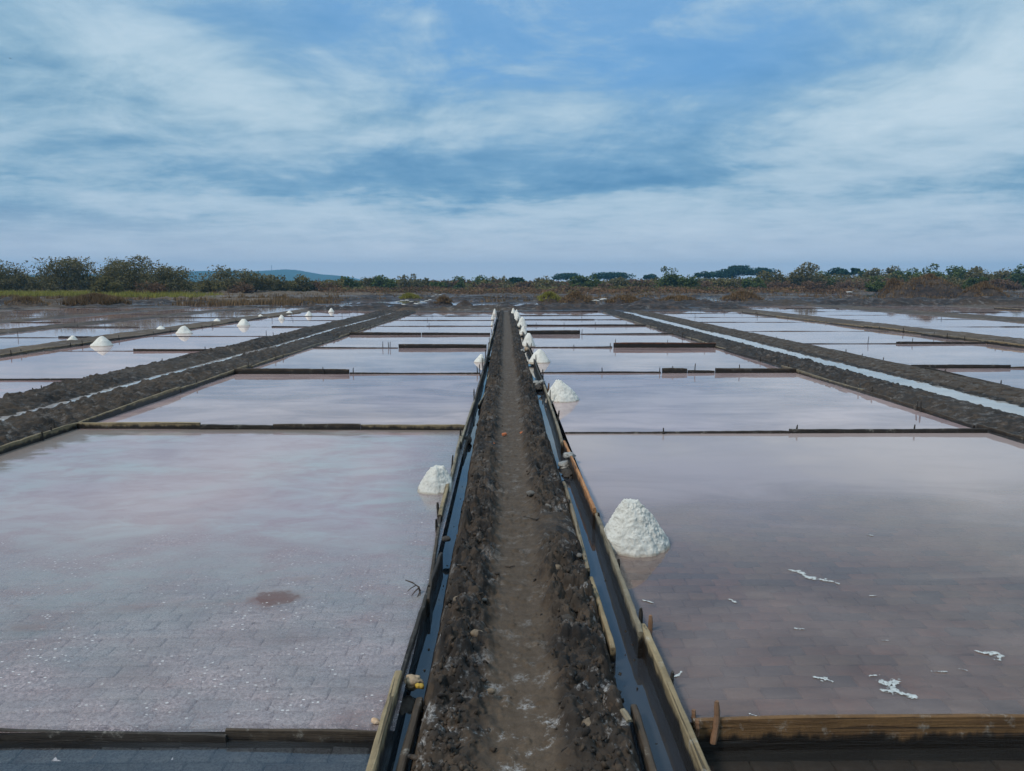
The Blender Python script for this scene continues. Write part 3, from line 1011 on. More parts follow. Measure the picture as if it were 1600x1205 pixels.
bank('low earth bank between third and fourth left pond rows', -21.2, -19.4, 12, 60,
     [(-21.2, -.15), (-21.0, .03), (-20.7, .10), (-19.9, .10), (-19.6, .06), (-19.4, -.1)], MUD_FAR, .3, 161, .6, .09, .008, dryf=.35, zs=.55)
bank('low earth bank between fourth and fifth left pond rows', -26.4, -24.4, 15, 60,
     [(-26.4, -.15), (-26.2, .03), (-25.9, .08), (-25, .08), (-24.7, .05), (-24.4, -.1)], MUD_FAR, .3, 166, .6, .1, .008, dryf=.4, zs=.55)
bank('low earth bank along the outer edge of the left pond field', -42, -34.8, 20, 60,
     [(-42, .06), (-37, .08), (-35.2, .05), (-34.8, -.1)], MUD_FAR, .4, 169, .6, .3, .01, dryf=.6, zs=.55)
bank('earth bank with a pale board edge between second and third right pond rows', 15.6, 18.4, 9, 56,
     [(15.6, -.1), (15.8, .08), (16.1, .12), (17.6, .12), (18.1, .05), (18.4, -.12)], MUD_FAR, .28, 171, .7, .08, .008, dryf=.5, zs=.55)
bank('low earth bank between third and fourth right pond rows', 25.3, 29.2, 12, 64,
     [(25.3, -.1), (25.6, .05), (26, .09), (28.4, .10), (28.9, .05), (29.2, -.12)], MUD_FAR, .3, 181, .7, .1, .008, dryf=.45, zs=.55)
bank('low earth bank between fourth and fifth right pond rows', 36.8, 39.7, 16, 64,
     [(36.8, -.1), (37.1, .05), (37.5, .08), (39, .09), (39.4, .05), (39.7, -.12)], MUD_FAR, .3, 191, .7, .12, .008, dryf=.5, zs=.55)


def flat_z(X, Y):
    z = -.05 + .42 * fbm(X / 16., Y / 1.5, 4, 301) + .12 * fbm(X / 3., Y / 3., 3, 305)
    z = z + .05 * sstep(51, 53, Y) * sstep(60, 55, Y) * (np.abs(X) < 40)
    z = z + .22 * np.exp(-((Y - 55.5 - .8 * np.sin(X * .2)) / 1.4) ** 2) * (.4 + vnoise(X * .5, Y * .3, 7)) * sstep(-30, -18, X) * sstep(12, 3, X)
    z = z + .45 * np.exp(-((Y - 68 - 1.5 * np.sin(X * .11)) / 2.2) ** 2) * (.5 + .8 * vnoise(X * .35, Y * .3, 17)) * sstep(8, 14, X)
    z = z + .18 * np.exp(-((Y - 60 - 1.0 * np.sin(X * .15)) / 1.5) ** 2) * (.4 + vnoise(X * .5, Y * .3, 27)) * sstep(-10, 6, X)
    z = z + .22 * np.exp(-((Y - 74) / 3) ** 2) * sstep(-22, -34, X)
    z = z + .15 * sstep(-40, -50, X) * sstep(66, 76, Y)
    z = z + .25 * np.exp(-((Y - 85) / 4) ** 2) * vnoise(X * .08, Y * .05, 33)
    z = z + .10 * sstep(190, 215, Y) + .12 * sstep(105, 125, Y) * sstep(-10, -40, X)
    c = clods(X, Y, .55, 311, .7) * .5 + clods(X, Y, 1.1, 313, .5) * .35
    z = z + (z > .03) * c * .75
    for (xc, wx, yc, wy) in [(-25, 14, 76, 2.0), (-8, 6, 84, 2.2), (30, 26, 86, 2.0), (-30, 20, 100, 3), (12, 10, 100, 3), (55, 30, 110, 3), (40, 40, 135, 4), (-5, 30, 150, 5), (80, 40, 160, 5), (10, 22, 68, 1.2), (-3, 5, 66, 1.2)]:
        z = z - .30 * np.exp(-((X - xc) / wx) ** 4 - ((Y - yc - 1.0 * np.sin(X * .1)) / wy) ** 2)
    ys0 = np.interp(X, [-200, -35.2, -34.8, -15, -14, 9, 10, 18, 19, 50, 51, 200], [50, 50, 60, 60, 52, 50.5, 53, 53, 64, 64, 50, 50])
    k = sstep(ys0, ys0 + 1.5, Y)
    return z * k - .12 * (1 - k)


def flat_c(X, Y, Z):
    n = vnoise(X * .12, Y * .25, 321)
    dry = np.clip(-.12 + 1.5 * (n - .5) + .9 * sstep(-12, -35, X) * sstep(70, 80, Y) + .5 * sstep(100, 120, Y), 0, 1)
    return np.stack([dry, X * 0 + .6 * vnoise(X * .2, Y * .2, 5), sstep(.05, -.02, Z)], -1)


fm = grid_mesh('mud_flat', np.linspace(-170, 170, 980), gys(50.5, 254, .0045), flat_z, flat_c)
tag(link('mud_flat', fm, MUD_FAR), 'dark churned mud flats beyond the ponds', kind='structure')
#---OBJECTS---


# ------------------------------------------------------------------ boards
def plank_mesh(L, h, t, seed, rough=.006, taper=0.0, top=0.0):
    """a board on edge: local X along it, local z=0 at its nominal top"""
    n = max(3, int(L / .10) if L < 3 else int(L / .25))
    r = random.Random(seed)
    V, F = [], []
    c = min(.006, t * .2)
    px = r.uniform(0, 50)
    for i in range(n + 1):
        x = L * i / n
        zt = rough * 1.6 * math.sin(x * 1.3 + px) + r.uniform(-rough, rough) * .6 - taper * (i / n) * h
        if i in (0, n): zt -= rough * r.uniform(0, 1.5)
        yo = rough * 1.2 * math.sin(x * .9 + px * 2)
        zb = -h
        pr = [(-t / 2, zb), (t / 2, zb), (t / 2, zt - c), (t / 2 - c, zt), (-t / 2 + c, zt), (-t / 2, zt - c)]
        for (y, z) in pr:
            V.append((x, y + yo + r.uniform(-.0015, .0015), z))
    m = 6
    for i in range(n):
        for k in range(m):
            a, b = i * m + k, i * m + (k + 1) % m
            F.append((a, a + m, b + m, b))
    me = bpy.data.meshes.new('plank')
    F += [tuple(range(m)), tuple(n * m + k for k in reversed(range(m)))]
    me.from_pydata(V, [], F)
    me.update()
    return me


def stake_mesh(h, r0, seed, bend=.1, n=6, depth=.18):
    r = random.Random(seed)
    V, F = [], []
    rings = 7
    for i in range(rings):
        f = i / (rings - 1)
        z = -depth + (h + depth) * f
        rr = r0 * (.85 + r.uniform(-.12, .15)) * (1 if i < rings - 1 else .7)
        ox = bend * h * math.sin(f * 2.4) * .5
        for k in range(n):
            a = k * 2 * math.pi / n
            V.append((ox + rr * math.cos(a) * r.uniform(.85, 1.15), rr * math.sin(a), z + (r.uniform(-.2, .2) * r0 if i == rings - 1 else 0)))
    for i in range(rings - 1):
        for k in range(n):
            F.append((i * n + k, i * n + (k + 1) % n, (i + 1) * n + (k + 1) % n, (i + 1) * n + k))
    F += [tuple(reversed(range(n))), tuple((rings - 1) * n + k for k in range(n))]
    me = bpy.data.meshes.new('stake')
    me.from_pydata(V, [], F)
    me.update()
    return me


SEED = [1000]


def nseed():
    SEED[0] += 1
    return SEED[0]


def plank_between(name, p0, p1, h, t, mat, parent=None, rough=.005, tilt=0.0, taper=0.0):
    """p0,p1: top-centre points in the world (or in the parent's space)"""
    d = p1 - p0
    L = d.length
    me = plank_mesh(L, h, t, nseed(), rough, taper)
    o = link(name, me, mat, parent, p0)
    rz = math.atan2(d.y, d.x)
    ry = -math.asin(d.z / L)
    o.rotation_euler = Euler((tilt, ry, rz), 'XYZ')
    return o


def stake_at(x, y, ztop, parent=None, r0=.013, mat=None, tilt=(0, 0), name='stake'):
    me = stake_mesh(ztop + .15, r0, nseed(), .12, 6, .02)
    o = link(name, me, mat or WOOD_DARK, parent, (x, y, -.15), (tilt[0], tilt[1], random.uniform(0, 6)))
    return o


# --- dividers across a row: explicit ones near, generated ones far
def divider(rowname, idx, xa, xb, y0, y1, segs, stakes, adj=None, tt=.03):
    root = empty('pond_divider', ((xa + xb) / 2, (y0 + y1) / 2, 0))
    lab = f"{adj or 'dark board'} divider across the {rowname}, {ORD[idx]} from viewer"
    tag(root, lab, 'board divider', 'board dividers between the salt ponds')
    off = Vector(root.location)
    fy = lambda x: y0 + (y1 - y0) * (x - xa) / (xb - xa)
    for (a, b, zt, mat, *rest) in segs:
        tp = rest[0] if rest else 0
        dy = random.uniform(-.008, .008)
        plank_between('plank', Vector((a, fy(a) + dy, zt)) - off, Vector((b, fy(b) + dy, zt + random.uniform(-.004, .004))) - off, .2 + max(0, zt), tt, mat, root,
                      rough=.005, taper=tp)
    for (sx, zt) in stakes:
        o = stake_at(sx - off.x, fy(sx) - off.y + random.choice([-1, 1]) * (tt / 2 + .014), zt, root, tilt=(random.uniform(-.08, .08), random.uniform(-.08, .08)))
    return root


def X(px, py):
    return G(px, py).x


# left row: drawn from what the photo shows
n1, n2 = 'left row beside the path', 'right row beside the path'
y = L1Y[0]
divider(n1, 0, -2.9, -.53, y + .045, y - .03, [(-2.9, -1.25, .008, WOOD_DARK), (-1.255, -.53, .010, WOOD_BROWN)], [], 'thin black soaked board', .016)
y = L1Y[1]
divider(n1, 1, -5.95, -.55, y + .10, y - .05, [(-5.93, X(303, 675), .085, WOOD_TAN), (X(304, 675), X(420, 675), .060, WOOD_DARK), (X(421, 675), X(560, 675), .080, WOOD_BROWN), (X(561, 675), -.55, .078, WOOD_TAN)],
        [(X(372, 675), .05)], 'tan and black board', .04)
y = L1Y[2]
divider(n1, 2, -5.95, -.56, y, y - .06, [(X(365, 585), X(545, 585), .115, WOOD_BROWN), (X(546, 585), -.56, .035, WOOD_DARK)],
        [(X(506, 585), .16), (X(552, 585), .14), (X(746, 585), .17)], 'half thick half thin board', .035)
y = L1Y[3]
divider(n1, 3, -5.95, -.56, y, y, [(X(490, 544), X(622, 544), .03, WOOD_DARK), (X(623, 544), -.56, .12, WOOD_BROWN)],
        [(X(598, 544), .2), (X(607, 544), .19), (X(611, 544), .2)], 'three-staked half thick board')
y = L1Y[4]
divider(n1, 4, -5.95, -.56, y, y, [(-5.95, -3.2, .10, WOOD_BROWN), (-3.18, -.56, .09, WOOD_DARK)], [], 'even brown board')
rr = random.Random(41)
for k in range(5, 9):
    y = L1Y[k]
    divider(n1, k, -5.95, -.56, y, y, [(-5.95, -3.6, .02, WOOD_DARK), (-3.59, -.56, .03, WOOD_DARK)], [(rr.uniform(-5, -1), .15)])
y = R1Y[0]
fd = divider(n2, 0, .84, 6.45, y + .0, y + .03, [(.86, 6.45, .018, WOOD_STAIN)], [], 'broad brown stained board', .024)
y = R1Y[1]
divider(n2, 1, .8, 6.45, y, y, [(.8, X(1234, 678), .030, WOOD_DARK), (X(1235, 678), 6.45, .060, WOOD_DARK)],
        [(X(1035, 678), .085), (X(1248, 678), .11), (X(1433, 678), .11)], 'long black low board')
y = R1Y[2]
divider(n2, 2, .8, 6.5, y, y, [(.8, X(1032, 583), .035, WOOD_DARK), (X(1034, 583), X(1073, 583), .115, WOOD_BROWN), (X(1074, 583), X(1116, 583), .065, WOOD_DARK), (X(1117, 583), 6.5, .115, WOOD_BROWN)],
        [(X(940, 583), .12), (X(1028, 583), .13), (X(1087, 583), .21), (X(1157, 583), .19), (X(1050, 583), .16)], 'stepped brown and black board')
y = R1Y[3]
divider(n2, 3, .8, 6.5, y, y, [(.8, X(956, 543), .035, WOOD_DARK), (X(958, 543), 6.5, .155, WOOD_RUST)],
        [(X(895, 543), .1), (X(954, 543), .14), (X(963, 543), .27), (X(1042, 543), .25), (X(1102, 543), .22)], 'rusty red board')
y = R1Y[4]
divider(n2, 4, .8, 6.5, y, y, [(.8, X(907, 523), .15, WOOD_BROWN), (X(908, 523), 6.5, .04, WOOD_DARK)], [(X(906, 523), .2), (X(910, 523), .2)], 'thick then thin brown board')
y = R1Y[5]
divider(n2, 5, .8, 6.5, y, y, [(.8, 6.5, .07, WOOD_DARK)], [(X(838, 509.6), .17), (X(882, 509.6), .17), (X(930, 509.6), .18), (X(978, 509.6), .17)], 'thin four-staked board')
for k in range(6, 9):
    y = R1Y[k]
    divider(n2, k, .8, 6.3, y, y, [(.8, 3.6 + k * .2, .04, WOOD_DARK), (3.61 + k * .2, 6.3, .08 if k == 8 else .022, WOOD_DARK)], [(rr.uniform(1.5, 6), .16)])
for ri, (rn, xa, xb, Ys, mat) in enumerate(ROWS[2:]):
    rq = random.Random(50 + ri)
    q0 = 1
    for k in range(q0, len(Ys)):
        vis = (abs(xa) < Ys[k] * .69 or abs(xb) < Ys[k] * .69)
        if not vis: continue
        split = rq.uniform(.25, .75)
        xm = xa + (xb - xa) * split
        zf_ = float(np.interp(Ys[k], [15, 30, 45], [1, .6, .38]))
        zt = [rq.choice([.022, .03, .04]) * zf_, rq.choice([.03, .045, .09]) * zf_]
        if rq.random() < .5: zt.reverse()
        st = [(rq.uniform(xa + .4, xb - .4), rq.uniform(.12, .24)) for _ in range(rq.choice([0, 1, 2]))]
        divider(rn, k - q0, xa, xb, Ys[k], Ys[k] + rq.uniform(-.05, .05),
                [(xa, xm - .004, zt[0], rq.choice([WOOD_DARK, WOOD_DARK, WOOD_BROWN])), (xm + .004, xb, zt[1], rq.choice([WOOD_DARK, WOOD_BROWN]))], st)


# --- boards along the two gutters beside the path: (px,py) of the top edge, ends
def gut(side, ordn, a, b, z0, z1, h, t, mat, desc, stakes=(), tilt=0, name='gutter_board', grp=None):
    p0, p1 = G(a[0], a[1], z0), G(b[0], b[1], z1)
    o = plank_between(name, p0, p1, h, t, mat, None, .008, tilt)
    tag(o, desc, 'board', grp or 'boards lining the gutters beside the path')
    inv = None
    for (f, zt, r0) in stakes:
        L = (p1 - p0).length
        me = stake_mesh(zt + .16, r0, nseed(), .15, 6, .0)
        s = link('stake', me, WOOD_DARK if r0 < .016 else PEG, o, (L * f, (t / 2 + r0) * (1 if side == 'L' else -1) * (-1 if f * 100 % 2 > 1 else 1), -.16 - 0.0), (random.uniform(-.1, .1), random.uniform(-.1, .1), 0))
    return o


LB = [((560, 1262), (620, 1046), .075, .075, .24, .036, WOOD_TAN, 'pale tan board standing tallest at the near end of the left gutter', []),
      ((628, 1060), (690, 862), .025, .03, .20, .022, WOOD_DARK, 'black soaked board along left gutter, just beyond the pale tan one', [(.62, .03, .012)]),
      ((669, 935), (690, 800), .045, .055, .20, .022, WOOD_BROWN, 'brown board lapping the black one by the forked twig, left gutter', [(.8, .05, .013)]),
      ((689, 800), (703, 742), .085, .09, .22, .035, WOOD_TAN, 'short thick tan board beside the left gutter next to the small near salt heap', [(.1, .04, .014)]),
      ((701, 752), (721, 675), .085, .09, .20, .030, WOOD_GREY, 'grey board of the left gutter leading up to the tan and black divider', [(.3, .09, .012)]),
      ((719, 690), (742, 625), .10, .10, .22, .028, WOOD_GREY, 'grey board of the left gutter just beyond the tan and black divider', [(.1, .12, .013)]),
      ((739, 636), (754, 580), .09, .10, .22, .028, WOOD_BROWN, 'brown board of the left gutter ending near the half thick half thin divider', [(.2, .15, .013), (.9, .2, .015)]),
      ((753, 584), (764, 543), .10, .11, .24, .028, WOOD_DARK, 'dark board of the left gutter beside the low salt heap', [(.25, .17, .013), (.6, .16, .015), (.9, .2, .013)]),
      ((763, 546), (771, 517), .10, .11, .24, .028, WOOD_GREY, 'weathered board of the left gutter beyond the three close stakes', [(.3, .16, .013), (.8, .19, .013)]),
      ((770, 519), (776, 499), .10, .12, .24, .03, WOOD_DARK, 'dark distant board of the left gutter, second last before the mud flats', [(.5, .2, .015)]),
      ((776, 500), (779.5, 486.5), .11, .14, .26, .03, WOOD_DARK, 'farthest dark board of the left gutter', [(.5, .22, .015), (.9, .24, .015)])]
for i, (a, b, z0, z1, h, t, m, d, st) in enumerate(LB):
    gut('L', i, a, b, z0, z1, h, t, m, d, st)
RB = [((1124, 1250), (1002, 972), .075, .080, .25, .036, WOOD_TAN, 'pale tan board nearest the viewer on the right gutter', [(.60, .02, .012)]),
      ((1004, 988), (928, 792), .080, .080, .24, .030, WOOD_GREY, 'long grey board on the right gutter beside the big near salt heap', [(.08, .05, .014), (.45, .02, .012), (.9, .02, .012)]),
      ((930, 796), (880, 686), .10, .11, .23, .028, WOOD_ORANGE, 'fresh orange board on the right gutter under the draped plastic', []),
      ((878, 690), (851, 601), .09, .10, .25, .034, WOOD_GREY, 'dark grey board on the right gutter past the orange one', [(.3, .12, .013), (.7, .12, .013), (.9, .1, .02)]),
      ((852, 604), (832, 556), .10, .10, .25, .030, WOOD_DARK, 'dark board on the right gutter between two mud plugs', [(.2, .18, .015), (.75, .16, .015)]),
      ((832, 558), (815, 514), .10, .11, .25, .03, WOOD_BROWN, 'brown board on the right gutter beside the small far salt heaps', [(.2, .17, .014), (.6, .17, .014)]),
      ((815, 515), (806, 488), .10, .12, .25, .03, WOOD_DARK, 'farthest dark board on the right gutter', [(.4, .2, .014)])]
for i, (a, b, z0, z1, h, t, m, d, st) in enumerate(RB):
    gut('R', i, a, b, z0, z1, h, t, m, d, st)
# mud-side boards of the gutters
MB_ = [((880, 752), (918, 886), .00, .01, .12, .030, WOOD_GREY, 'thin grey pole-like board holding the mud edge of the right gutter, upper piece'),
       ((921, 902), (956, 1014), .015, .0, .12, .030, WOOD_TAN, 'thin tan board holding the mud edge of the right gutter, lower piece'),
       ((988, 1100), (1024, 1230), .0, .0, .12, .030, WOOD_BROWN, 'brown board holding the mud edge of the right gutter close to the viewer'),
       ((617, 1230), (655, 1085), .0, .0, .14, .034, WOOD_BROWN, 'brown board holding the mud edge of the left gutter below the crumpled bag'),
       ((732, 676), (722, 708), .01, .01, .10, .022, WOOD_BROWN, 'short board on the mud edge of left gutter by the tan and black divider'),
       ((760, 610), (747, 630), .04, .04, .10, .022, WOOD_GREY, 'pale short board on the mud edge of left gutter, far piece'),
       ((768, 575), (762, 592), .04, .04, .10, .022, WOOD_GREY, 'pale short board on the mud edge of left gutter, farthest piece')]
for (a, b, z0, z1, h, t, m, d) in MB_:
    o = gut('M', 0, a, b, z0, z1, h, t, m, d, name='edge_board', grp='boards holding the mud edge of the gutters')

# --- edge boards along the banks
def edge_run(label, x, y0, y1, zt, mats, seed, n, wob=.05, st=1, grp='edge boards along the mud banks'):
    rq = random.Random(seed)
    ys = [y0 + (y1 - y0) * ((i / n) ** 1.35) for i in range(n + 1)]
    for i in range(n):
        xa, xb = x + rq.uniform(-wob, wob), x + rq.uniform(-wob, wob)
        z = (zt + rq.uniform(-.02, .015)) * float(np.interp(ys[i], [15, 45], [1, .5]))
        p0, p1 = Vector((xa, ys[i], z)), Vector((xb, ys[i + 1] - .03, z + rq.uniform(-.02, .02)))
        o = plank_between('edge_board', p0, p1, .26, .032, rq.choice(mats), None, .008)
        tag(o, f"{label}, {ORD[i]} from the viewer", 'board', grp)
        for q in range(rq.choice([1, 2, 3]) * st):
            f = rq.uniform(.05, .95)
            link('stake', stake_mesh(.30 + rq.uniform(.0, .09), .014, nseed(), .1, 6, 0), WOOD_DARK, o,
                 ((p1 - p0).length * f, rq.choice([-1, 1]) * .03, -.27), (rq.uniform(-.1, .1), rq.uniform(-.1, .1), 0))


edge_run('weathered board edging the bank left of the near pond row', -5.93, 8.2, 50, .085, [WOOD_TAN, WOOD_GREY, WOOD_BROWN], 301, 9)
edge_run('weathered board edging the bank right of the near pond row', 6.49, 8.0, 50, .09, [WOOD_BROWN, WOOD_GREY, WOOD_DARK], 302, 9)
edge_run('dark board on the far side of the left channel bank', -8.44, 12, 50, .07, [WOOD_DARK, WOOD_BROWN], 303, 6)
edge_run('low board on the far side of the right channel bank', 9.55, 14, 50, .07, [WOOD_DARK, WOOD_BROWN], 304, 6)
edge_run('tan board edging the narrow bank left of the heaps', -13.45, 18.5, 50, .10, [WOOD_TAN, WOOD_TAN, WOOD_BROWN], 305, 6, st=1)
edge_run('pale board edging the bank right of the second right row', 15.75, 22, 50, .14, [WOOD_TAN, WOOD_TAN, WOOD_GREY], 306, 6, st=1)
edge_run('pale board edging the bank right of the fourth right row', 37.0, 54, 57, .2, [WOOD_TAN], 307, 1)

# the bent peg on the front right board, two nail-like studs beside it
p = G(1117, 1168, .0)
yb = R1Y[0] - .030
peg = link('wooden_peg', stake_mesh(.19, .017, 77, .16, 8, .0), PEG, None, (G(1118, 1140).x, yb, -.085), (R(-6), R(4), .3))
tag(peg, 'crooked brown peg leaning on the broad front board of the right pond', 'peg')
for i, (px, py) in enumerate([(1083, 1122), (1089, 1137)]):
    q = G(px, py)
    o = link('wooden_wedge', stake_mesh(.05, .014, 80 + i, .1, 5, .03), PEG, None, (q.x, q.y + .0, -.01))
    tag(o, ['small wooden wedge behind the corner where the front board meets the tan gutter board', 'small wooden wedge in front of the corner at the tan gutter board'][i], 'wedge', 'wedges at the corner of the front board')
q = G(1015, 985)
tag(link('wooden_stub', stake_mesh(.09, .016, 91, .1, 6, .04), PEG, None, (q.x, q.y, -.0)), 'short rounded stub beside the joint of the two right gutter boards', 'stake')


# ------------------------------------------------------------------ forked twig
def tube(points, radii, n=5):
    V, F = [], []
    for i, (p, r_) in enumerate(zip(points, radii)):
        d = (points[min(i + 1, len(points) - 1)] - points[max(i - 1, 0)]).normalized()
        a = d.orthogonal().normalized(); b = d.cross(a)
        for k in range(n):
            an = 2 * math.pi * k / n
            V.append(p + (a * math.cos(an) + b * math.sin(an)) * r_)
    for i in range(len(points) - 1):
        for k in range(n):
            F.append((i * n + k, i * n + (k + 1) % n, (i + 1) * n + (k + 1) % n, (i + 1) * n + k))
    return V, F


def tubes_mesh(name, lst, n=5):
    V, F = [], []
    for pts, rad in lst:
        v, f = tube([Vector(q) for q in pts], rad, n)
        F += [tuple(i + len(V) for i in ff) for ff in f]
        V += v
    me = bpy.data.meshes.new(name)
    me.from_pydata(V, [], F); me.update()
    return me


b0 = G(657, 922, .02)
tw = link('forked_twig', tubes_mesh('forked_twig', [([(0, 0, -.03), (-.01, .0, .02), (-.05, .01, .045), (-.10, .02, .06)], [.006, .006, .005, .003]),
                                                    ([(-.01, 0, .015), (-.035, -.03, -.0), (-.05, -.06, -.015)], [.005, .004, .002]),
                                                    ([(0, 0, .0), (-.005, -.03, -.01), (-.015, -.065, -.02)], [.005, .004, .002]),
                                                    ([(-.03, .005, .03), (-.06, -.02, .02), (-.08, -.035, .005)], [.004, .003, .002])]), TWIG, None, b0)
tag(tw, 'black forked twig poking out over the near left pond from the gutter boards', 'twig')


# ------------------------------------------------------------------ salt heaps
def salt_heap(px, yb, wpx, ytop, label, ax=None, squash=1.0, blunt=.12):
    near = G(px, yb)
    rad = wpx / 2 / F_PX * near.y * 1.0
    yc = near.y + rad * .9
    xc = W(px, yb, yc).x
    rad = wpx / 2 / F_PX * yc
    H = W(ax or px, ytop, yc).z * squash
    apx = W(ax or px, ytop, yc).x - xc
    big = wpx > 40
    nr, na = (100, 240) if wpx > 80 else ((44, 110) if big else (14, 32))
    sd = nseed()
    rs = np.linspace(0, 1.04, nr)
    th = np.linspace(0, 2 * math.pi, na, endpoint=False)
    RR, TH = np.meshgrid(rs, th, indexing='ij')
    ct, stt = np.cos(TH), np.sin(TH)
    out = 1 + .24 * fbm(ct * 1.1 + sd, stt * 1.1, 3, sd)+ .05 * fbm(ct * 4 + sd, stt * 4, 2, sd + 4)
    Xl = RR * rad * out * ct + apx * (1 - RR)
    Yl = RR * rad * out * stt
    prof = 1 - RR
    prof = np.where(prof > 1 - blunt, 1 - blunt + (prof - 1 + blunt) * .3, prof) / (1 - blunt * .7)
    Z = H * (prof + (.10 + .26 * fbm(ct * 1.5 + sd, stt * 1.5, 2, sd + 8)) * np.sin(RR * math.pi)) - .012
    s = rad / .25
    fx, fy = Xl / s, Yl / s
    env = np.clip(RR * 6, .3, 1) * np.clip((1.1 - RR) * 5, .2, 1)
    fz_ = Z / s
    nrm = s * env * (.050 * fbm3(fx * 6, fy * 6, fz_ * 6, 3, sd) + .020 * fbm3(fx * 26, fy * 26, fz_ * 26, 3, sd + 3, .6, True) + .012 * fbm3(fx * 80, fy * 80, fz_ * 80, 2, sd + 5))
    Z = Z + nrm * .75
    Xl = Xl + nrm * ct * .65
    Yl = Yl + nrm * stt * .65
    if 0 < xc < 3 and yc < 9: Xl = np.maximum(Xl, .775 - xc + .004 * ct)
    if -3 < xc < 0 and yc < 12: Xl = np.minimum(Xl, -.525 - xc + .004 * ct)
    V = np.stack([Xl, Yl, Z], -1).reshape(-1, 3)
    i = np.arange(nr * na).reshape(nr, na)
    F = np.stack([i[:-1], np.roll(i[:-1], -1, 1), np.roll(i[1:], -1, 1), i[1:]], -1).reshape(-1, 4)[:, ::-1]
    o = link('salt_heap', mesh_np('salt_heap', V, F, True), SALT, None, (xc, yc, 0))
    tag(o, label, 'salt heap', 'salt heaps standing in the ponds')


S = salt_heap
S(990, 868, 120, 780, 'largest white salt heap, beside the long grey gutter board on the right', 985, blunt=.17)
S(879, 629, 54, 594, 'pointed white salt heap right of the path beyond the orange board', 872)
S(843, 567.5, 34, 545.5, 'white salt heap just beyond the stepped brown divider on the right')
S(826, 541.5, 23, 520, 'rounded white salt heap beyond the rusty red board on the right')
S(817.5, 523, 15, 509.5, 'small white salt heap between the fifth and sixth dividers on the right')
S(815.5, 510.5, 17, 495, 'salt heap in the far right line, fourth from its end')
S(808.5, 501, 13, 487.5, 'salt heap in the far right line, third from its end')
S(807, 495.5, 11, 483.5, 'salt heap in the far right line, second from its end')
S(802, 491, 9, 481.5, 'last and farthest white salt heap of the line right of the path')
S(682, 772, 68, 727, 'white salt heap in the near left pond against the short tan gutter board', 682, blunt=.30)
S(750, 567, 20, 553, 'low spread salt heap beside the dark left gutter board', 753)
S(773, 491, 7, 482, 'tiny farthest salt heap at the end of the left gutter')
S(770, 499, 6, 491, 'tiny salt heap second from the end of the left gutter')
S(769, 509, 5, 502, 'tiny salt heap third from the end of the left gutter')
S(159, 541.5, 33, 525, 'biggest white salt heap left of the channel bank, at the tan edged narrow bank')
S(113.5, 534.5, 20, 524, 'white salt heap behind the narrow bank at the far left, beside the biggest one there')
S(251, 517, 18, 509, 'small salt heap behind the tan edging board of the narrow left bank')
S(287.5, 522, 25, 509, 'sharp salt heap in front of the narrow left bank, second along it')
S(339, 503.6, 13, 497.5, 'little salt heap behind the narrow left bank, third along it')
S(380.5, 509.5, 21, 498.3, 'salt heap in front of the narrow left bank, third along it')
S(407, 495.8, 10, 491, 'very small salt heap behind the narrow left bank, fourth along it')
S(440, 499, 11, 491.8, 'small salt heap in front of the narrow left bank, fourth along it')
S(452, 490.3, 12, 485.3, 'small flat salt heap behind the narrow left bank, fifth along it')
S(482.5, 494.3, 13, 486, 'salt heap in front of the narrow left bank, fifth along it')
S(491.5, 484.8, 9, 480.5, 'tiny salt heap at the far end of the narrow left bank')
S(517.7, 488, 10, 481.3, 'rightmost small salt heap of the group left of the channel bank')


# ------------------------------------------------------------------ crumpled plugs, bags, lumps
def crumple(name, loc, size, mat, label, cat, rot=(0, 0, 0), seed=1, amp=.28, group=None, sub=4):
    import bmesh
    bm = bmesh.new()
    bmesh.ops.create_icosphere(bm, subdivisions=sub, radius=1)
    V = np.array([v.co[:] for v in bm.verts]); F = np.array([[q.index for q in f.verts] for f in bm.faces])
    bm.free()
    d = np.zeros(len(V))
    r_ = random.Random(seed)
    for k in range(16):
        n = np.array([r_.gauss(0, 1) for _ in range(3)]); n /= np.linalg.norm(n)
        f = 2.0 + 1.1 * k * .6
        d += np.abs(np.sin(V @ n * f + r_.uniform(0, 6))) / (1 + k * .35)
    d = (d - d.mean()) / (d.std() + 1e-6)
    V = V * (1 + amp * .38 * d)[:, None] * np.array(size)
    o = link(name, mesh_np(name, V, F, False), mat, None, loc, rot)
    tag(o, label, cat, group)
    return o


crumple('plastic_bag', G(644, 1066, -.01), (.050, .040, .034), BAG_BUFF, 'crumpled buff plastic bag plugging the left gutter at the end of the tan board', 'plastic bag', seed=3)
crumple('plastic_scrap', G(656, 1072, .0), (.024, .018, .012), BAG_YELLOW, 'yellow scrap of plastic tucked under the buff bag in the left gutter', 'plastic scrap', (0, .3, .4), 5, .3, sub=3)
crumple('plastic_bag', G(889, 712, .085), (.060, .075, .040), BAG_GREY, 'grey plastic bag draped over the orange board on the right gutter', 'plastic bag', (0, 0, .4), 7)
crumple('plastic_bag', G(884, 727, -.05), (.085, .11, .045), BAG_GREY, 'grey plastic sacking stuffed in the right gutter under the orange board', 'plastic bag', (0, 0, -.3), 9, .22)
crumple('sack_plug', G(838, 599, .02), (.10, .09, .05), BAG_GREY, 'pale sack plugging the right gutter beside the pointed salt heap', 'sack', (0, 0, 0), 11)
crumple('sack_plug', G(847, 597, .09), (.055, .06, .04), BAG_GREY, 'small pale sack on the gutter board right of the plugged gutter', 'sack', (0, 0, 0), 13)
crumple('sack_plug', G(817, 549, .03), (.10, .12, .06), BAG_GREY, 'pale sack plugging the right gutter near the rusty red divider', 'sack', (0, 0, 0), 15)
crumple('sack_plug', G(823, 546, .12), (.07, .09, .06), BAG_BUFF, 'buff sack on the board where the rusty red divider begins', 'sack', (0, 0, 0), 16)
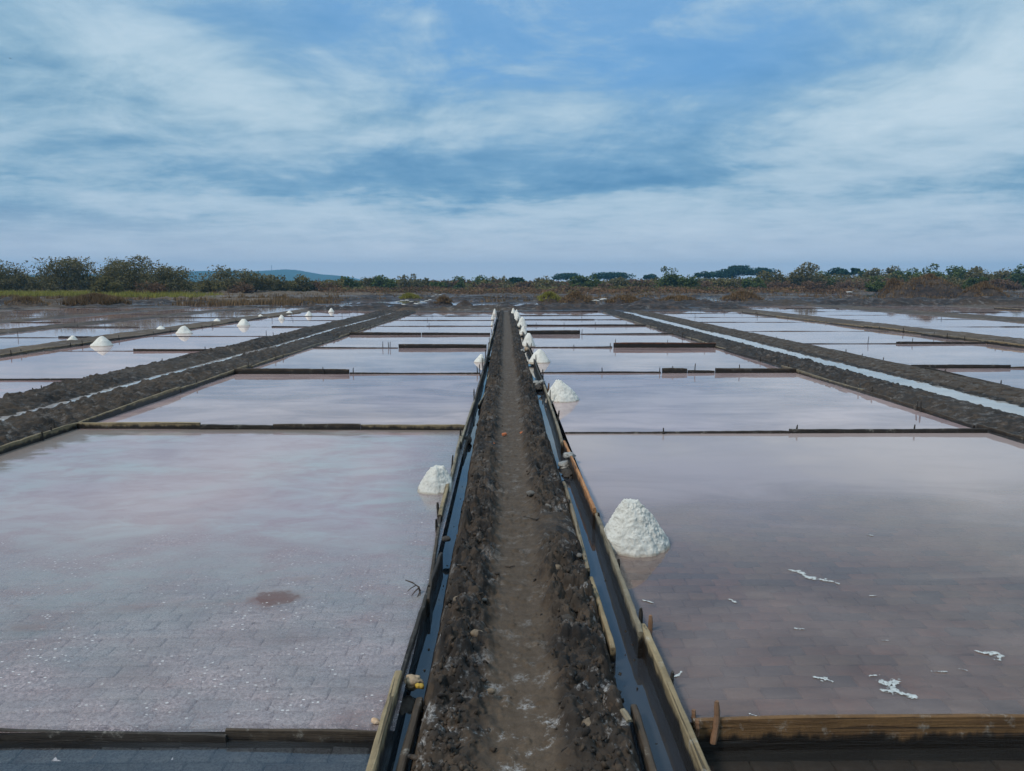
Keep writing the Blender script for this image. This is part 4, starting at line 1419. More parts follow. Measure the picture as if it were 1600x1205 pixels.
crumple('mud_plug', G(842, 606, -.03), (.10, .22, .05), LUMP_DARK, 'black mud plug in the right gutter in front of the pale sack', 'mud plug', seed=17)
crumple('mud_plug', G(731, 688, -.03), (.05, .14, .05), LUMP_DARK, 'black mud plug in the left gutter by the tan and black divider', 'mud plug', seed=18)
crumple('mud_plug', G(888, 740, -.06), (.07, .14, .04), LUMP_DARK, 'dark mud plug in the right gutter below the grey sacking', 'mud plug', seed=19)
crumple('mud_plug', G(764, 560, .0), (.05, .3, .05), LUMP_DARK, 'dark mud plug in the left gutter beside the low salt heap', 'mud plug', seed=20)
crumple('mud_plug', G(634, 1110, -.10), (.05, .10, .04), LUMP_DARK, 'dark wet mud plug in the left gutter beneath the buff bag', 'mud plug', seed=21)
for i, (px, py, s, m, lab) in enumerate([
        (745, 990, .030, LUMP_TAN, 'tan smooth mud lump left of the footpath between two darker heaps'),
        (733, 1001, .020, LUMP_TAN, 'smaller tan lump touching the smooth tan mud lump left of the path'),
        (733, 881, .028, LUMP_TAN, 'round tan mud lump left of the path level with the big salt heap'),
        (741, 873, .026, LUMP_DARK, 'dark round clod just behind the round tan lump on the left'),
        (717, 938, .034, LUMP_TAN, 'buff flat clod on the left heap level with the forked twig'),
        (757, 937, .014, LUMP_GREY, 'small pale grey stone at the left side of the footpath'),
        (870, 886, .028, LUMP_TAN, 'tan upright clod on the right heap nearest the footpath'),
        (887, 967, .034, LUMP_DARK, 'big folded brown clod on the right heap beside the gutter'),
        (922, 1132, .036, LUMP_TAN, 'pointed tan clod near the viewer at the right side of path'),
        (829, 771, .036, LUMP_GREY, 'pale grey block of dried mud right of the footpath'),
        (838, 756, .032, LUMP_TAN, 'buff clod just behind the pale grey mud block'),
        (856, 792, .040, LUMP_GREY, 'wide grey clod in front of the gap in the right heap'),
        (697, 842, .030, LUMP_DARK, 'dark clod on the left heap edge near the gutter'),
        (905, 868, .022, LUMP_GREY, 'grey salted clod by the thin board of the right gutter'),
        (768, 1080, .018, LUMP_TAN, 'yellowish clod at the left side of the footpath near the viewer')]):
    crumple('mud_lump', G(px, py, .055), (s * 1.2, s, s * .72), m, lab, 'mud lump', (0, 0, i * 1.3), 40 + i, .17, 'distinct lumps on the path heaps', 3)
for (px, py, s, lab) in [(788, 677, .030, 'broken orange brick lying in the middle of the footpath'),
                         (816, 675, .026, 'dull orange brick piece half buried in right heap'),
                         (771, 692, .016, 'small orange brick chip at the left edge of the footpath')]:
    V, F = brick_mesh(None, s * 2.1, s * 1.5, s * .9, int(px))
    o = link('brick_fragment', mesh_np('brick_fragment', V, F, False), TERRA, None, G(px, py, .045), (.15, -.1, .3))
    tag(o, lab, 'brick piece', 'orange brick pieces on the path')
o = crumple('broken_shell', G(587, 1127, .01), (.022, .018, .010), SHELL, 'orange and white broken shell against the tan board at the near left pond', 'shell', (0, .4, 0), 60, .3, sub=3)
o = plank_between('wood_scrap', G(973, 1107, .085), G(984, 1125, .075), .012, .030, WOOD_GREY, None, .002)
tag(o, 'flat grey scrap of board on the right clods near the viewer', 'wood scrap')
for (a, b, lab) in [((789, 885, ), (804, 884), 'short dark stick lying across the footpath level with the big salt heap')]:
    tag(link('stick', tubes_mesh('stick', [([G(*a, .012), G((a[0] + b[0]) / 2, a[1] + 1, .016), G(*b, .012)], [.003, .005, .003])]), TWIG), lab, 'stick')
tag(link('stick', tubes_mesh('stick', [([G(818, 807, .03), G(838, 812, .04), G(862, 806, .035), G(884, 800, .03)], [.006, .009, .009, .004])]), LUMP_DARK), 'dark root-like stick reaching from the right gutter into the footpath', 'stick')


# floating salt flakes on the clear right pond
def flake(pts, width, label, z=.003, seed=0):
    r_ = random.Random(seed)
    import bmesh
    bm = bmesh.new()
    P3 = [G(px, py, z) for px, py in pts]
    # one ragged outline round a thick polyline
    q = np.array([p_[:2] for p_ in P3])
    lo, hi = q.min(0) - width * 1.8, q.max(0) + width * 1.8
    st = .0045
    nx, ny = int((hi[0] - lo[0]) / st) + 2, int((hi[1] - lo[1]) / st) + 2
    gx, gy = np.meshgrid(lo[0] + np.arange(nx) * st, lo[1] + np.arange(ny) * st)
    dm = np.full(gx.shape, 9.)
    for a, b in zip(q[:-1], q[1:]):
        ab = b - a
        t = np.clip(((gx - a[0]) * ab[0] + (gy - a[1]) * ab[1]) / (ab @ ab + 1e-9), 0, 1)
        dm = np.minimum(dm, np.hypot(gx - a[0] - t * ab[0], gy - a[1] - t * ab[1]))
    m = dm / width + 2.2 * fbm(gx * 45 + seed, gy * 45, 3, seed, .6) + .9 * fbm(gx * 14, gy * 14 + seed, 2, seed + 3)
    on = (m < .62) & (fbm(gx * 70, gy * 70, 2, seed + 7) < .22)
    gz = z + np.clip(.62 - m, 0, 1) * .004 + .0012 * fbm(gx * 200, gy * 200, 2, 3)
    gx = gx + st * .4 * fbm(gx * 300, gy * 300, 1, 5); gy = gy + st * .4 * fbm(gx * 300, gy * 300, 1, 6)
    idx = np.arange(nx * ny).reshape(ny, nx)
    kk = on[:-1, :-1]
    F_ = np.stack([idx[:-1, :-1][kk], idx[:-1, 1:][kk], idx[1:, 1:][kk], idx[1:, :-1][kk]], -1)
    V = np.stack([gx, gy, gz], -1).reshape(-1, 3)
    us, inv = np.unique(F_, return_inverse=True)
    me = mesh_np('salt_flake', V[us], inv.reshape(F_.shape), True)
    tag(link('salt_flake', me, FOAM), label, 'salt flake', 'salt flakes floating on the clear right pond')


flake([(1237, 891), (1247, 893), (1262, 902), (1280, 905), (1308, 911)], .026, 'longest streak of floating salt on the clear right pond', seed=1)
flake([(1530, 1020), (1545, 1022), (1556, 1020), (1565, 1024), (1560, 1032)], .024, 'hooked white salt flake near the right margin of the clear pond', seed=2)
flake([(1374, 1066), (1390, 1070), (1402, 1066)], .030, 'upper lump of the paired salt flakes nearest the front board', seed=3)
flake([(1376, 1078), (1392, 1082)], .030, 'middle lump of the salt flakes nearest the front board', seed=4)
flake([(1400, 1080), (1412, 1085), (1426, 1089)], .026, 'right lump of the salt flakes nearest the front board', seed=5)
flake([(1278, 1060), (1294, 1063)], .026, 'bluish salt flake left of the paired flakes', seed=6)
flake([(1358, 1056), (1374, 1055)], .009, 'thin salt flake just above the paired flakes', seed=7)
flake([(1455, 1049), (1478, 1050)], .007, 'faint salt line right of the paired flakes', seed=8)
flake([(1138, 936), (1149, 941)], .012, 'small salt flake in front of the big salt heap', seed=9)
flake([(1243, 982), (1254, 983)], .010, 'rounded salt flake below the longest streak', seed=10)
flake([(1173, 1116), (1182, 1120)], .009, 'white speck of salt just behind the front board', seed=11)
flake([(1355, 836), (1363, 837)], .008, 'tiny flake farthest out on the clear pond', seed=12)
flake([(1360, 931), (1368, 931)], .008, 'tiny flake right of the longest streak', seed=13)
flake([(1047, 1060), (1060, 1054), (1064, 1050)], .009, 'pale flake floating by the near tan gutter board', seed=14)
flake([(1005, 938), (1020, 942)], .008, 'pale flake floating beside the grey gutter board', seed=15)
flake([(1378, 1001), (1387, 1001)], .007, 'tiny flake between the hooked flake and the paired flakes', seed=16)
flake([(1498, 1045), (1511, 1048)], .005, 'thin flake just below the hooked flake', seed=17)


# ------------------------------------------------------------------ sandbags far off
def sack(loc, s, rz, label, group):
    n, m = 10, 12
    V, F = [], []
    for i in range(n + 1):
        u = -1 + 2 * i / n
        w = (1 - abs(u) ** 3.5) ** .5
        for k in range(m):
            a = 2 * math.pi * k / m
            V.append((u * s, w * s * .48 * math.cos(a) + random.uniform(-.01, .01) * s, s * .22 * w * math.sin(a) * (1 if math.sin(a) > 0 else .6) + s * .18 + .03 * s * math.sin(u * 6 + a)))
    for i in range(n):
        for k in range(m):
            F.append((i * m + k, i * m + (k + 1) % m, (i + 1) * m + (k + 1) % m, (i + 1) * m + k))
    me = bpy.data.meshes.new('white_sack'); me.from_pydata(V, [], F); me.update()
    for p_ in me.polygons: p_.use_smooth = True
    tag(link('white_sack', me, SACK_WHITE, None, loc, (random.uniform(-.1, .1), random.uniform(-.15, .15), rz)), label, 'sack', group)


sk = [(622, 474.5), (629, 472.5), (636, 471.5), (643, 474), (650, 477.5), (656, 477), (662, 474.5), (667, 472.5), (672, 470.5), (677, 468.5), (682, 466), (688, 465.5), (631, 476.5), (652, 484)]
for i, (px, py) in enumerate(sk):
    q = G(px, py + 1.5)
    z = .18 if i < 12 else .05
    sack((q.x, q.y, z + (.25 if i in (9, 10, 11) else 0)), .24, random.uniform(-.7, .7), f'dirty white sack on the far mud left of the path end, {ORD[i]} along the row', 'white sacks on the far mud left of the path')
for i, (px, py) in enumerate([(917, 471.5), (924, 472.5), (932, 472), (939, 470.5), (944, 469)]):
    q = G(px, py + 1.5)
    sack((q.x, q.y, .16), .34, random.uniform(-.4, .4), f'dirty white sack on the far mud right of the path end, {ORD[i]} along the row', 'white sacks on the far mud right of the path')
q = G(1327, 459.5)
sack((q.x, q.y, .2), .6, .2, 'white sack by itself on the flats left of the big earth mound', None)


# ------------------------------------------------------------------ grass
def tufts(name, pts, mat, label, h, w, blades, seed, parent=None, kind='stuff', lean=.5):
    r_ = np.random.RandomState(seed)
    P_ = np.asarray(pts, float)
    n = len(P_) * blades
    base = np.repeat(P_, blades, 0) + np.concatenate([r_.normal(0, w * 2.2, (n, 2)), np.zeros((n, 1))], 1)
    an = r_.uniform(0, 2 * math.pi, n)
    ln = r_.uniform(0, lean, n)
    hh = h * r_.uniform(.5, 1.25, n)
    side = np.stack([np.cos(an + 1.57), np.sin(an + 1.57), np.zeros(n)], -1) * w * r_.uniform(.3, .7, n)[:, None]
    tip = base + np.stack([np.cos(an) * ln * hh, np.sin(an) * ln * hh, hh], -1)
    V = np.stack([base - side, base + side, tip], 1).reshape(-1, 3)
    F = np.arange(3 * n).reshape(-1, 3)
    c = np.repeat(r_.uniform(0, 1, n), 3)[:, None] * np.ones((1, 3))
    o = link(name, mesh_np(name, V, F, False, c), mat, parent)
    if parent is None: tag(o, label, kind=kind)
    else: o['kind'] = 'stuff'
    return o


def scatter(x0, x1, y0, y1, n, seed, dens=None, z0=.0):
    r_ = np.random.RandomState(seed)
    x = r_.uniform(x0, x1, n); y = r_.uniform(y0, y1, n)
    if dens is not None:
        k = dens(x, y) > r_.uniform(0, 1, n)
        x, y = x[k], y[k]
    z = np.maximum(flat_z(x, y), -.05) + z0
    return np.stack([x, y, z], -1)


tufts('grass', scatter(-92, -36, 84, 116, 5200, 1, lambda x, y: np.clip((vnoise(x * .1, y * .1, 3) - .12) * 3, 0, 1) * (x < -39 - (y - 84) * .10) * (x > -200)), GRASS_GREEN,
      'yellow green grass meadow at the foot of the left trees', .55, .10, 9, 5)
tufts('dry_grass', scatter(-75, -17, 66, 86, 2600, 2, lambda x, y: np.clip((vnoise(x * .15, y * .2, 4) - .35) * 4, 0, 1)), GRASS_DRY,
      'brown dry grass along the far edge of the left ponds', .42, .08, 10, 6)
tufts('dry_grass', scatter(-20, 110, 74, 170, 4200, 3, lambda x, y: np.clip((vnoise(x * .09, y * .15, 9) - .52) * 4, 0, 1)), GRASS_DRY,
      'dry grass scattered over the flats beyond the right ponds', .40, .09, 9, 7)
tufts('dry_grass', scatter(-160, 165, 112, 245, 9000, 4, lambda x, y: np.clip((vnoise(x * .06, y * .1, 19) - .3) * 3, 0, 1) * ((x < -y * .2) & (y < 150) | (y > 160))), GRASS_DRY,
      'dry undergrowth at the foot of the tree line', .5, .12, 8, 8)


# ------------------------------------------------------------------ earth mounds
def mound(px, w, ytop, ybase, label, seed, grass, gmat, lumps=.5, skew=0.0, gh=.45, gdens=1.0, flat=.6):
    Y = G(px, ybase).y
    rad = w / 2 / F_PX * Y
    q = W(px, ybase, Y + rad * .6)
    H = W(px, ytop, Y + rad * .5).z
    root = empty('earth_mound', (q.x, Y + rad * .6, 0))
    tag(root, label, 'earth mound', 'earth mounds beyond the ponds')
    na, nr = 110, 34
    th = np.linspace(0, 2 * math.pi, na, endpoint=False); rs = np.linspace(0, 1, nr)
    RR, TH = np.meshgrid(rs, th, indexing='ij')
    out = 1 + .25 * fbm(np.cos(TH) * 1.3 + seed, np.sin(TH) * 1.3, 3, seed)
    Xl = RR * rad * out * np.cos(TH); Yl = RR * rad * flat * out * np.sin(TH)
    Z = H * (1 - RR ** 1.5) * (1 + lumps * fbm((Xl + skew) / rad * 2.6 + seed, Yl / rad * 2.6, 4, seed + 1)) + RR * -.15
    Z = Z + clods(Xl, Yl, rad * .09, seed, .7) * .5 * np.clip(1 - RR, .1, 1)
    V = np.stack([Xl, Yl, Z], -1).reshape(-1, 3)
    i = np.arange(nr * na).reshape(nr, na)
    F = np.stack([i[:-1], i[1:], np.roll(i[1:], -1, 1), np.roll(i[:-1], -1, 1)], -1).reshape(-1, 4)
    dry = np.clip(.15 + .8 * fbm(Xl, Yl, 3, seed + 7), 0, 1).reshape(-1)
    me = mesh_np('soil', V, F, True, np.stack([dry, dry * 0, dry * 0], -1))
    link('soil', me, MUD_FAR, root)
    r_ = np.random.RandomState(seed)
    idx = r_.choice(len(V), int(grass), replace=True)
    P_ = V[idx]
    keep = (vnoise(P_[:, 0] * 3 / rad + 5, P_[:, 1] * 3 / rad, seed) > .5 - .25 * gdens) & (P_[:, 2] > .05)
    P_ = P_[keep] + r_.normal(0, .1, (keep.sum(), 3)) * [1, 1, 0]
    if len(P_):
        tufts('grass_tufts', P_, gmat, None, gh, .06, 12, seed + 3, root, lean=.8)


mound(1450, 150, 433, 466, 'big purple brown earth mound with dry grass on its crest', 7, 330, GRASS_DRY, .45, gh=.4)
mound(1395, 50, 440, 464, 'low grassy shoulder at the left foot of the big earth mound', 9, 260, GRASS_DRY, .3, gh=.45)
mound(1535, 90, 448, 467, 'low dry-grass mound right of the big earth mound', 11, 320, GRASS_DRY, .4, gh=.45)
mound(858, 46, 459, 473, 'mound overgrown with green tufts just right of the path end', 13, 170, GRASS_GREEN, .3, gh=.28)
mound(900, 66, 460, 475, 'reddish brown grassy mound beside the white sacks on the right', 15, 240, GRASS_DRY, .4, gh=.22)
mound(975, 70, 464, 475, 'low reddish brown mound right of the white sacks', 17, 400, GRASS_DRY, .5, gh=.25)
mound(1060, 90, 465, 474, 'low dark mound with yellow grass, third right of the path end', 19, 200, GRASS_DRY, .5, gh=.3)
mound(1160, 80, 459, 470, 'flat mound with pale yellow grass between path end and big mound', 21, 300, GRASS_DRY, .4, gh=.35)
mound(693, 34, 466, 476, 'little tan mound behind the white sacks on the left', 23, 140, GRASS_DRY, .5, gh=.2)
mound(726, 34, 469, 477, 'small black heap right of the left white sacks', 25, 0, GRASS_DRY, .5)
mound(150, 130, 468, 479, 'brushy brown mound in front of the green meadow', 27, 900, GRASS_DRY, .4, gh=.5)
mound(40, 90, 468, 479, 'grey bare mound in front of the meadow at the far left', 29, 120, GRASS_DRY, .5, gh=.3)
mound(640, 46, 462, 468, 'low olive grassy mound behind the left white sacks', 31, 300, GRASS_GREEN, .4, gh=.3)


# ------------------------------------------------------------------ trees
def leaves_np(C, s, r_, asp=.55, flat=.0):
    n = len(C)
    a = r_.normal(0, 1, (n, 3)); a[:, 2] *= (1 - flat); a /= np.linalg.norm(a, axis=1)[:, None]
    b = r_.normal(0, 1, (n, 3)); b -= a * (a * b).sum(1)[:, None]; b /= np.linalg.norm(b, axis=1)[:, None]
    ss = s * r_.uniform(.5, 1.3, n)[:, None]
    a = a * ss; b = b * ss * asp
    V = np.stack([C - a, C - b, C + a, C + b], 1).reshape(-1, 3)
    return V, np.arange(4 * n).reshape(-1, 4)


def tree(px, ytop, w, Y, style, label, cat='tree', name=None, seed=None, dens=1.0, group='trees and bushes of the far tree line'):
    seed = seed or nseed()
    r_ = np.random.RandomState(seed)
    if px > 540 and Y < 215: Y = 90 + (Y - 90) * 1.5 if Y > 145 else Y * 1.15
    top = W(px, ytop, Y)
    zb = max(float(flat_z(np.array([top.x]), np.array([min(Y, 245.)]))[0]), -.05) if Y < 250 else -.12
    H = top.z - zb
    Rr = w / 2 / F_PX * Y
    nm = name or {'acacia': 'thorn_tree', 'green': 'green_tree', 'olive': 'leafy_bush', 'dry': 'dry_bush', 'rain': 'umbrella_tree'}[style]
    root = empty(nm, (top.x, Y, zb))
    tag(root, label, cat, group)
    s = min(Y, 260) * .00135 * (1.0 if style != 'rain' else 1.25)
    area = math.pi * Rr * H * .7
    pts = []
    limbs = []
    cz0 = {'acacia': .12, 'green': .12, 'olive': .05, 'dry': .02, 'rain': .40}[style]
    # lobes of the crown
    nl = int(np.clip(14 + w * .34, 16, 52))
    lob = []
    for k in range(nl):
        a = r_.uniform(0, 2 * math.pi); rr_ = math.sqrt(r_.uniform(0, 1))
        fx = rr_ * math.cos(a); fy = rr_ * math.sin(a) * .8
        if style == 'rain':
            zz = cz0 + (1 - cz0) * (1 - .45 * rr_ ** 2) * r_.uniform(.58, .95)
            rl = np.array([.36, .36, .15]) * Rr * r_.uniform(.7, 1.2)
        else:
            zmax = math.sqrt(max(1 - rr_ ** 2 * (.75 if style == 'acacia' else .85), .05))
            zz = r_.uniform(.10, .95) * zmax
            rl = np.array([.36, .34, .26 if style == 'acacia' else .30]) * min(Rr, H * 1.1) * r_.uniform(.7, 1.15)
        c = np.array([fx * Rr * .82, fy * Rr * .82, zz * H])
        c[2] = min(c[2], H - rl[2] * .8)
        lob.append((c, rl))
    n_tot = int(np.clip(area / (s * s) * 3.2 * dens, 900, 14000))
    per = max(10, n_tot // nl)
    tint = []
    for c, rl in lob:
        u = r_.normal(0, 1, (per, 3)); u /= np.linalg.norm(u, axis=1)[:, None]
        rad = r_.uniform(.35, 1.12, per) ** .6
        q = c + u * rad[:, None] * rl
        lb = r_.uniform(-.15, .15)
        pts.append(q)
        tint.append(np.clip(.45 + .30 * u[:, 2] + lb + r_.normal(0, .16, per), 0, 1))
        # limb
        m1 = c * np.array([.25, .25, .45]) + r_.normal(0, .05 * H, 3)
        limbs.append(([(0, 0, H * .02), tuple(m1 * np.array([1, 1, .8])), tuple(c)], [.028 * H * .35, .020 * H * .35, .008 * H * .35]))
    # feathery sprays that stand out of the outline
    ns = {'acacia': 70, 'green': 14, 'olive': 18, 'dry': 46, 'rain': 0}[style]
    ns = int(ns * np.clip(w / 90, .35, 1.7))
    tw = []
    for k in range(ns):
        c, rl = lob[r_.randint(nl)]
        an = r_.uniform(0, 2 * math.pi)
        d = np.array([math.cos(an) * .75, math.sin(an) * .4, r_.uniform(.15, 1.0)])
        d /= np.linalg.norm(d)
        Ls = r_.uniform(.6, 1.45) * rl[0] * (1.0 if style != 'green' else .7)
        p0 = c
        p1 = c + d * Ls * .6 + np.array([0, 0, .06 * Ls])
        p2 = c + d * Ls + np.array([d[0], d[1], -.15]) * Ls * .15
        p1[2] = min(p1[2], H * 1.0); p2[2] = min(p2[2], H * 1.03)
        tw.append(([tuple(p0), tuple(p1), tuple(p2)], [.05 * s * 2, .04 * s * 2, .02 * s * 2]))
        m = 16 if style != 'dry' else 9
        t = r_.uniform(.35, 1, m)[:, None]
        q = p0 + (p1 - p0) * np.minimum(t * 1.6, 1) + (p2 - p1) * np.maximum(t * 1.6 - 1, 0) / .6
        q = q + r_.normal(0, s * .55, (m, 3))
        pts.append(q); tint.append(np.clip(r_.normal(.6, .15, m), 0, 1))
    P_ = np.concatenate(pts); T_ = np.concatenate(tint)
    k = P_[:, 2] > cz0 * H * .6
    P_, T_ = P_[k], T_[k]
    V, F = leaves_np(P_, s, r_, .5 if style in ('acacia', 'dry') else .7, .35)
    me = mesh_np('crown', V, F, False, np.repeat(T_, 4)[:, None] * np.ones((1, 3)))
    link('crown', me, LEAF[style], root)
    tk = tubes_mesh('trunk', [([(0, 0, -.1), (r_.uniform(-.03, .03) * H, 0, H * .22), (r_.uniform(-.06, .06) * H, 0, H * .5)], [.026 * H + .02, .020 * H + .015, .010 * H])], 7)
    link('trunk', tk, BARK, root)
    link('limbs', tubes_mesh('limbs', limbs[:16] + tw, 3 if Y > 60 else 5), BARK, root)['kind'] = 'stuff'
    return root


T = tree
G1, G2 = 'thorn trees on the left', 'far tree line'
# left thorn trees
T(5, 409, 92, 122, 'acacia', 'feathery thorn tree cut by the left margin of the photo')
T(98, 404, 112, 124, 'acacia', 'broad dark thorn tree, second from the left, above the meadow')
T(178, 411, 80, 126, 'acacia', 'thorn tree filling the gap behind the two broad left ones')
T(206, 402, 118, 118, 'acacia', 'tallest thorn tree with bare twigs along its top, left side')
T(258, 418, 92, 116, 'acacia', 'sloping right shoulder of the left thorn grove')
T(166, 432, 50, 106, 'olive', 'small dark bush in front of the tall left thorn tree', 'bush')
T(236, 440, 60, 108, 'dry', 'brown twiggy bush in front of the left thorn grove', 'bush')
T(352, 417, 92, 134, 'acacia', 'rounded thorn tree right of the gap that shows the hill')
T(398, 424, 70, 138, 'acacia', 'grey green thorn tree in front of the hill, right of the gap')
T(328, 437, 34, 122, 'olive', 'small round bush at the foot of the thorn tree before the hill', 'bush')
T(372, 440, 46, 126, 'dry', 'dull brown bush before the hill', 'bush')
T(430, 430, 46, 146, 'olive', 'olive bush under the hill top', 'bush')
T(466, 430, 48, 150, 'olive', 'olive bush under the right slope of the hill', 'bush')
T(505, 437, 60, 152, 'dry', 'brown low bush at the right end of the hill', 'bush')
T(545, 432, 40, 156, 'green', 'dark green bush just right of the hill end', 'bush')
T(573, 433, 38, 165, 'olive', 'olive tree, second right of the hill end')
T(600, 430, 46, 158, 'green', 'fuller dark tree, third right of the hill end')
T(640, 430, 40, 170, 'acacia', 'wispy topped tree left of the vanishing path')
T(660, 433, 30, 172, 'olive', 'small olive bush next to the wispy topped tree', 'bush')
T(684, 438, 30, 154, 'green', 'upright dark bush left of the vanishing path', 'bush')
T(700, 440, 40, 172, 'dry', 'reddish brown thicket left of the vanishing path', 'bush')
T(722, 428, 30, 178, 'green', 'clump topped green tree left of the vanishing path')
T(748, 429, 38, 176, 'green', 'broad green tree right behind the path end')
T(717, 440, 22, 160, 'green', 'small dark bush below the clump topped tree', 'bush')
T(780, 432, 40, 182, 'olive', 'yellow green tree over the end of the path')
T(762, 442, 44, 160, 'dry', 'pinkish brown scrub beside the path end', 'bush')
T(806, 434, 28, 230, 'rain', 'small bluish tree far behind the right side of the path end')
T(848, 432, 40, 176, 'olive', 'olive bush above the green tufted mound', 'bush')
T(820, 441, 40, 168, 'dry', 'brown scrub right of the path end', 'bush')
T(887, 427, 48, 420, 'rain', 'blue green umbrella tree, leftmost of the far domes')
T(955, 426, 66, 420, 'rain', 'long blue green umbrella tree right of the leftmost dome')
T(904, 431, 34, 158, 'green', 'dark green bush under the far domes, left one of a pair', 'bush')
T(921, 428, 34, 158, 'green', 'dark green bush under the far domes, right one of a pair', 'bush')
T(880, 442, 50, 170, 'dry', 'brown thicket left of the pair of dark bushes', 'bush')
T(968, 433, 32, 168, 'olive', 'olive green bush between the far domes and the full round tree', 'bush')
T(945, 443, 40, 164, 'dry', 'low brown scrub right of the pair of dark bushes', 'bush')
T(1000, 436, 56, 174, 'dry', 'rusty scrub left of the full round tree', 'bush')
T(1016, 428, 24, 400, 'rain', 'small far dome just left of the full round tree')
T(1044, 417, 42, 154, 'green', 'full round leafy tree standing highest in the middle of the right side')
T(1075, 428, 40, 148, 'green', 'dark bush leaning against the full round tree', 'bush')
T(1098, 424, 30, 380, 'rain', 'far bluish dome right of the full round tree')
T(1155, 415, 56, 400, 'rain', 'layered umbrella tree with sky showing under its crown')
T(1190, 419, 50, 410, 'rain', 'far umbrella tree joined to the layered one')
T(1125, 423, 50, 400, 'rain', 'far umbrella tree left of the layered one')
T(1132, 435, 42, 158, 'olive', 'olive bush before the far umbrella trees', 'bush')
T(1110, 440, 46, 166, 'dry', 'brown thicket below the far bluish dome', 'bush')
T(1178, 430, 40, 152, 'green', 'dark bush in the brown scrub right of the umbrella trees', 'bush')
T(1205, 422, 50, 170, 'olive', 'ochre green tree right of the umbrella trees')
T(1218, 438, 60, 156, 'dry', 'rusty brown scrub below the ochre green tree', 'bush')
T(1262, 411, 58, 166, 'olive', 'rounded olive tree, highest one left of the big mound')
T(1285, 420, 46, 172, 'green', 'dark green tree behind the rounded olive tree')
T(1310, 418, 34, 300, 'rain', 'blue green tree in the gap left of the small flat topped pair')
T(1270, 440, 70, 150, 'dry', 'reddish thicket below the rounded olive tree', 'bush')
T(1337, 416, 24, 210, 'rain', 'small flat topped tree standing alone against the sky')
T(1350, 421, 26, 200, 'green', 'green tree beside the small flat topped one')
T(1371, 431, 34, 132, 'green', 'round dark bush at the left foot of the big mound', 'bush')
T(1370, 419, 50, 178, 'olive', 'olive tree behind the round dark bush')
T(1398, 410, 40, 182, 'acacia', 'light open crowned tree left of the big mound top')
T(1420, 419, 60, 172, 'green', 'broad green tree behind the left part of the big mound')
T(1457, 412, 54, 168, 'green', 'tall green tree behind the top of the big mound')
T(1499, 416, 56, 170, 'green', 'green tree behind the right slope of the big mound')
T(1533, 414, 48, 166, 'olive', 'olive tree over the low dry-grass mound')
T(1519, 431, 24, 140, 'green', 'small dark bush right of the big mound', 'bush')
T(1539, 432, 22, 140, 'green', 'second small dark bush right of the big mound', 'bush')
T(1566, 419, 50, 168, 'olive', 'yellowish olive tree near the right margin of the photo')
T(1598, 415, 50, 160, 'green', 'dark tree cut by the right margin of the photo')
T(1560, 436, 70, 150, 'dry', 'brown scrub near the right margin of the photo', 'bush')
T(1330, 438, 60, 160, 'dry', 'brown scrub left of the round dark bush', 'bush')
T(1400, 436, 60, 158, 'dry', 'brown scrub behind the big mound', 'bush')
T(1480, 434, 90, 160, 'olive', 'low olive thicket behind the big mound', 'bush')

def thicket(label, pxa, pxb, tops, Ya, Yb, style, seed, n):
    r_ = np.random.RandomState(seed)
    px = r_.uniform(pxa, pxb, n); Y = r_.uniform(Ya, Yb, n)
    X_ = (px - VPX) / F_PX * Y
    hp = np.interp(px, *zip(*tops)) + 11 * fbm(px / 26., Y * .05, 3, seed) + 5 * fbm(px / 7., Y * .1, 2, seed + 4)
    top = 2.0 + (HOR - hp) / F_PX * Y
    z = -.1 + (top + .1) * r_.uniform(0, 1, n) ** .8
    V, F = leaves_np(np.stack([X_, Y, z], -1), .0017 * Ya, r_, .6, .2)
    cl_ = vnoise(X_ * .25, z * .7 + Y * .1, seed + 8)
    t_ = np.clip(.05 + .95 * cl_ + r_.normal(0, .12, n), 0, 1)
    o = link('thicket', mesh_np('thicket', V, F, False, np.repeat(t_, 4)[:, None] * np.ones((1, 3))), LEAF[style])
    tag(o, label, kind='stuff')


thicket('far scrub behind the left thorn trees', -60, 540, [(-60, 430), (260, 436), (300, 440), (540, 438)], 150, 172, 'olive', 5, 15000)
thicket('continuous brown green scrub behind the trees right of the hill', 540, 1700, [(540, 441), (800, 443), (1000, 440), (1100, 439), (1300, 436), (1700, 434)], 215, 262, 'dry', 6, 40000)
thicket('dark green scrub mixed into the far tree line', 530, 1700, [(530, 440), (800, 441), (1100, 437), (1300, 431), (1700, 429)], 205, 262, 'olive', 7, 30000)

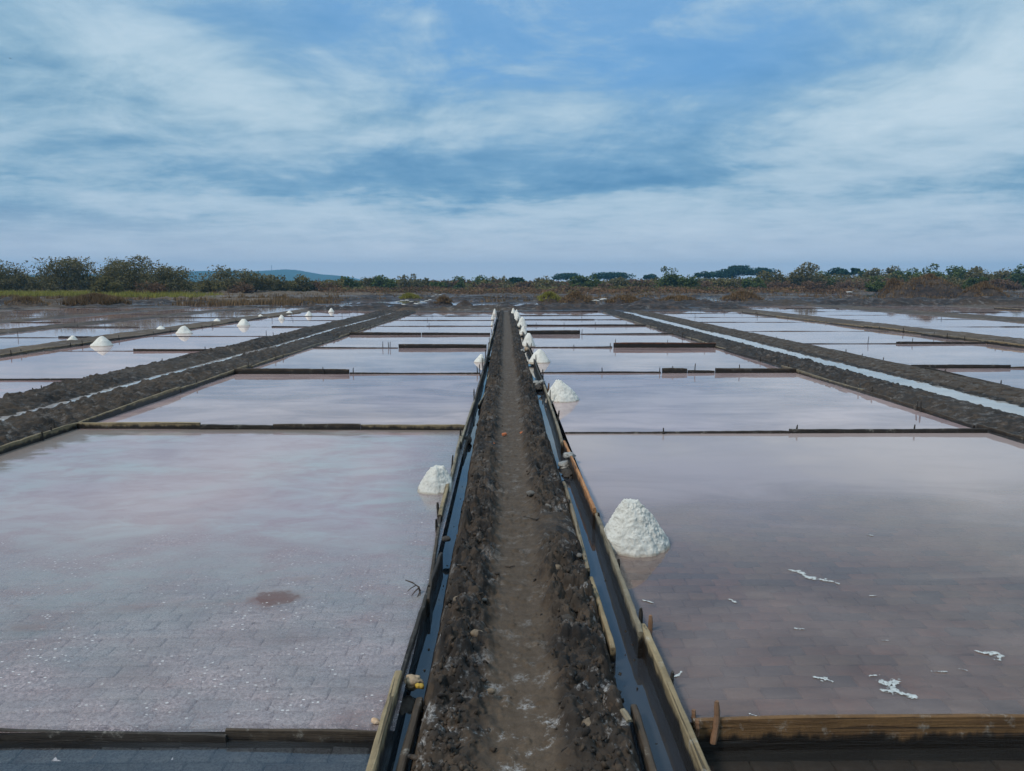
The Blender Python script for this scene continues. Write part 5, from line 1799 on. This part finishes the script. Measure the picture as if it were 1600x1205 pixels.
thicket('low brown scrub in front of the trees beyond the path end', 500, 1330, [(500, 450), (640, 449), (760, 452), (900, 449), (1100, 450), (1330, 452)], 132, 168, 'dry', 8, 15000)
thicket('low grey green scrub strip before the trees beyond the path end', 520, 1250, [(520, 449), (760, 453), (900, 448), (1100, 451), (1250, 453)], 140, 172, 'olive', 9, 7000)

# a mast on the hill, a bird in the sky
p = W(424.5, 419, 2650)
tag(link('radio_mast', tubes_mesh('radio_mast', [([(0, 0, -8), (0, 0, 11)], [.9, .6]), ([(-2, 0, 4), (2, 0, 4)], [.4, .4])], 4), WOOD_DARK, None, p), 'thin radio mast on the top of the blue hill', 'mast')
p = W(16, 92, 60)
bm = bpy.data.meshes.new('bird')
bm.from_pydata([(-.22, 0, .03), (-.1, -.03, .07), (-.1, .04, .07), (0, -.10, 0), (0, .12, .0), (0, 0, .035), (.22, 0, .03), (.1, -.03, .07), (.1, .04, .07), (0, 0, -.03)], [],
               [(0, 1, 2), (1, 3, 5), (1, 5, 2), (2, 5, 4), (6, 8, 7), (7, 5, 3), (8, 5, 7), (8, 4, 5), (3, 9, 5), (9, 4, 5)])
tag(link('flying_bird', bm, WOOD_DARK, None, p, (.3, .2, .6)), 'tiny dark bird flying at the upper left of the sky', 'bird')


# ------------------------------------------------------------------ haze
def haze():
    m = bpy.data.materials.new('haze')
    m.use_nodes = True
    m.node_tree.nodes.clear()
    nt = NT(m.node_tree)
    o = nt.new('ShaderNodeOutputMaterial')
    v = nt.new('ShaderNodeVolumePrincipled')
    v.inputs['Color'].default_value = (.20, .55, .93, 1)
    v.inputs['Density'].default_value = .00030
    v.inputs['Anisotropy'].default_value = 0.0
    nt.l.new(v.outputs[0], o.inputs['Volume'])
    x0, x1, y0, y1, z0, z1 = -3700, 3700, -400, 3700, -3.2, 90
    V = [(x, y, z) for z in (z0, z1) for y in (y0, y1) for x in (x0, x1)]
    F = [(0, 2, 3, 1), (4, 5, 7, 6), (0, 1, 5, 4), (2, 6, 7, 3), (0, 4, 6, 2), (1, 3, 7, 5)]
    me = bpy.data.meshes.new('haze'); me.from_pydata(V, [], F); me.update()
    tag(link('haze', me, m), 'thin blue haze in the air over the whole salt field', kind='stuff')


haze()
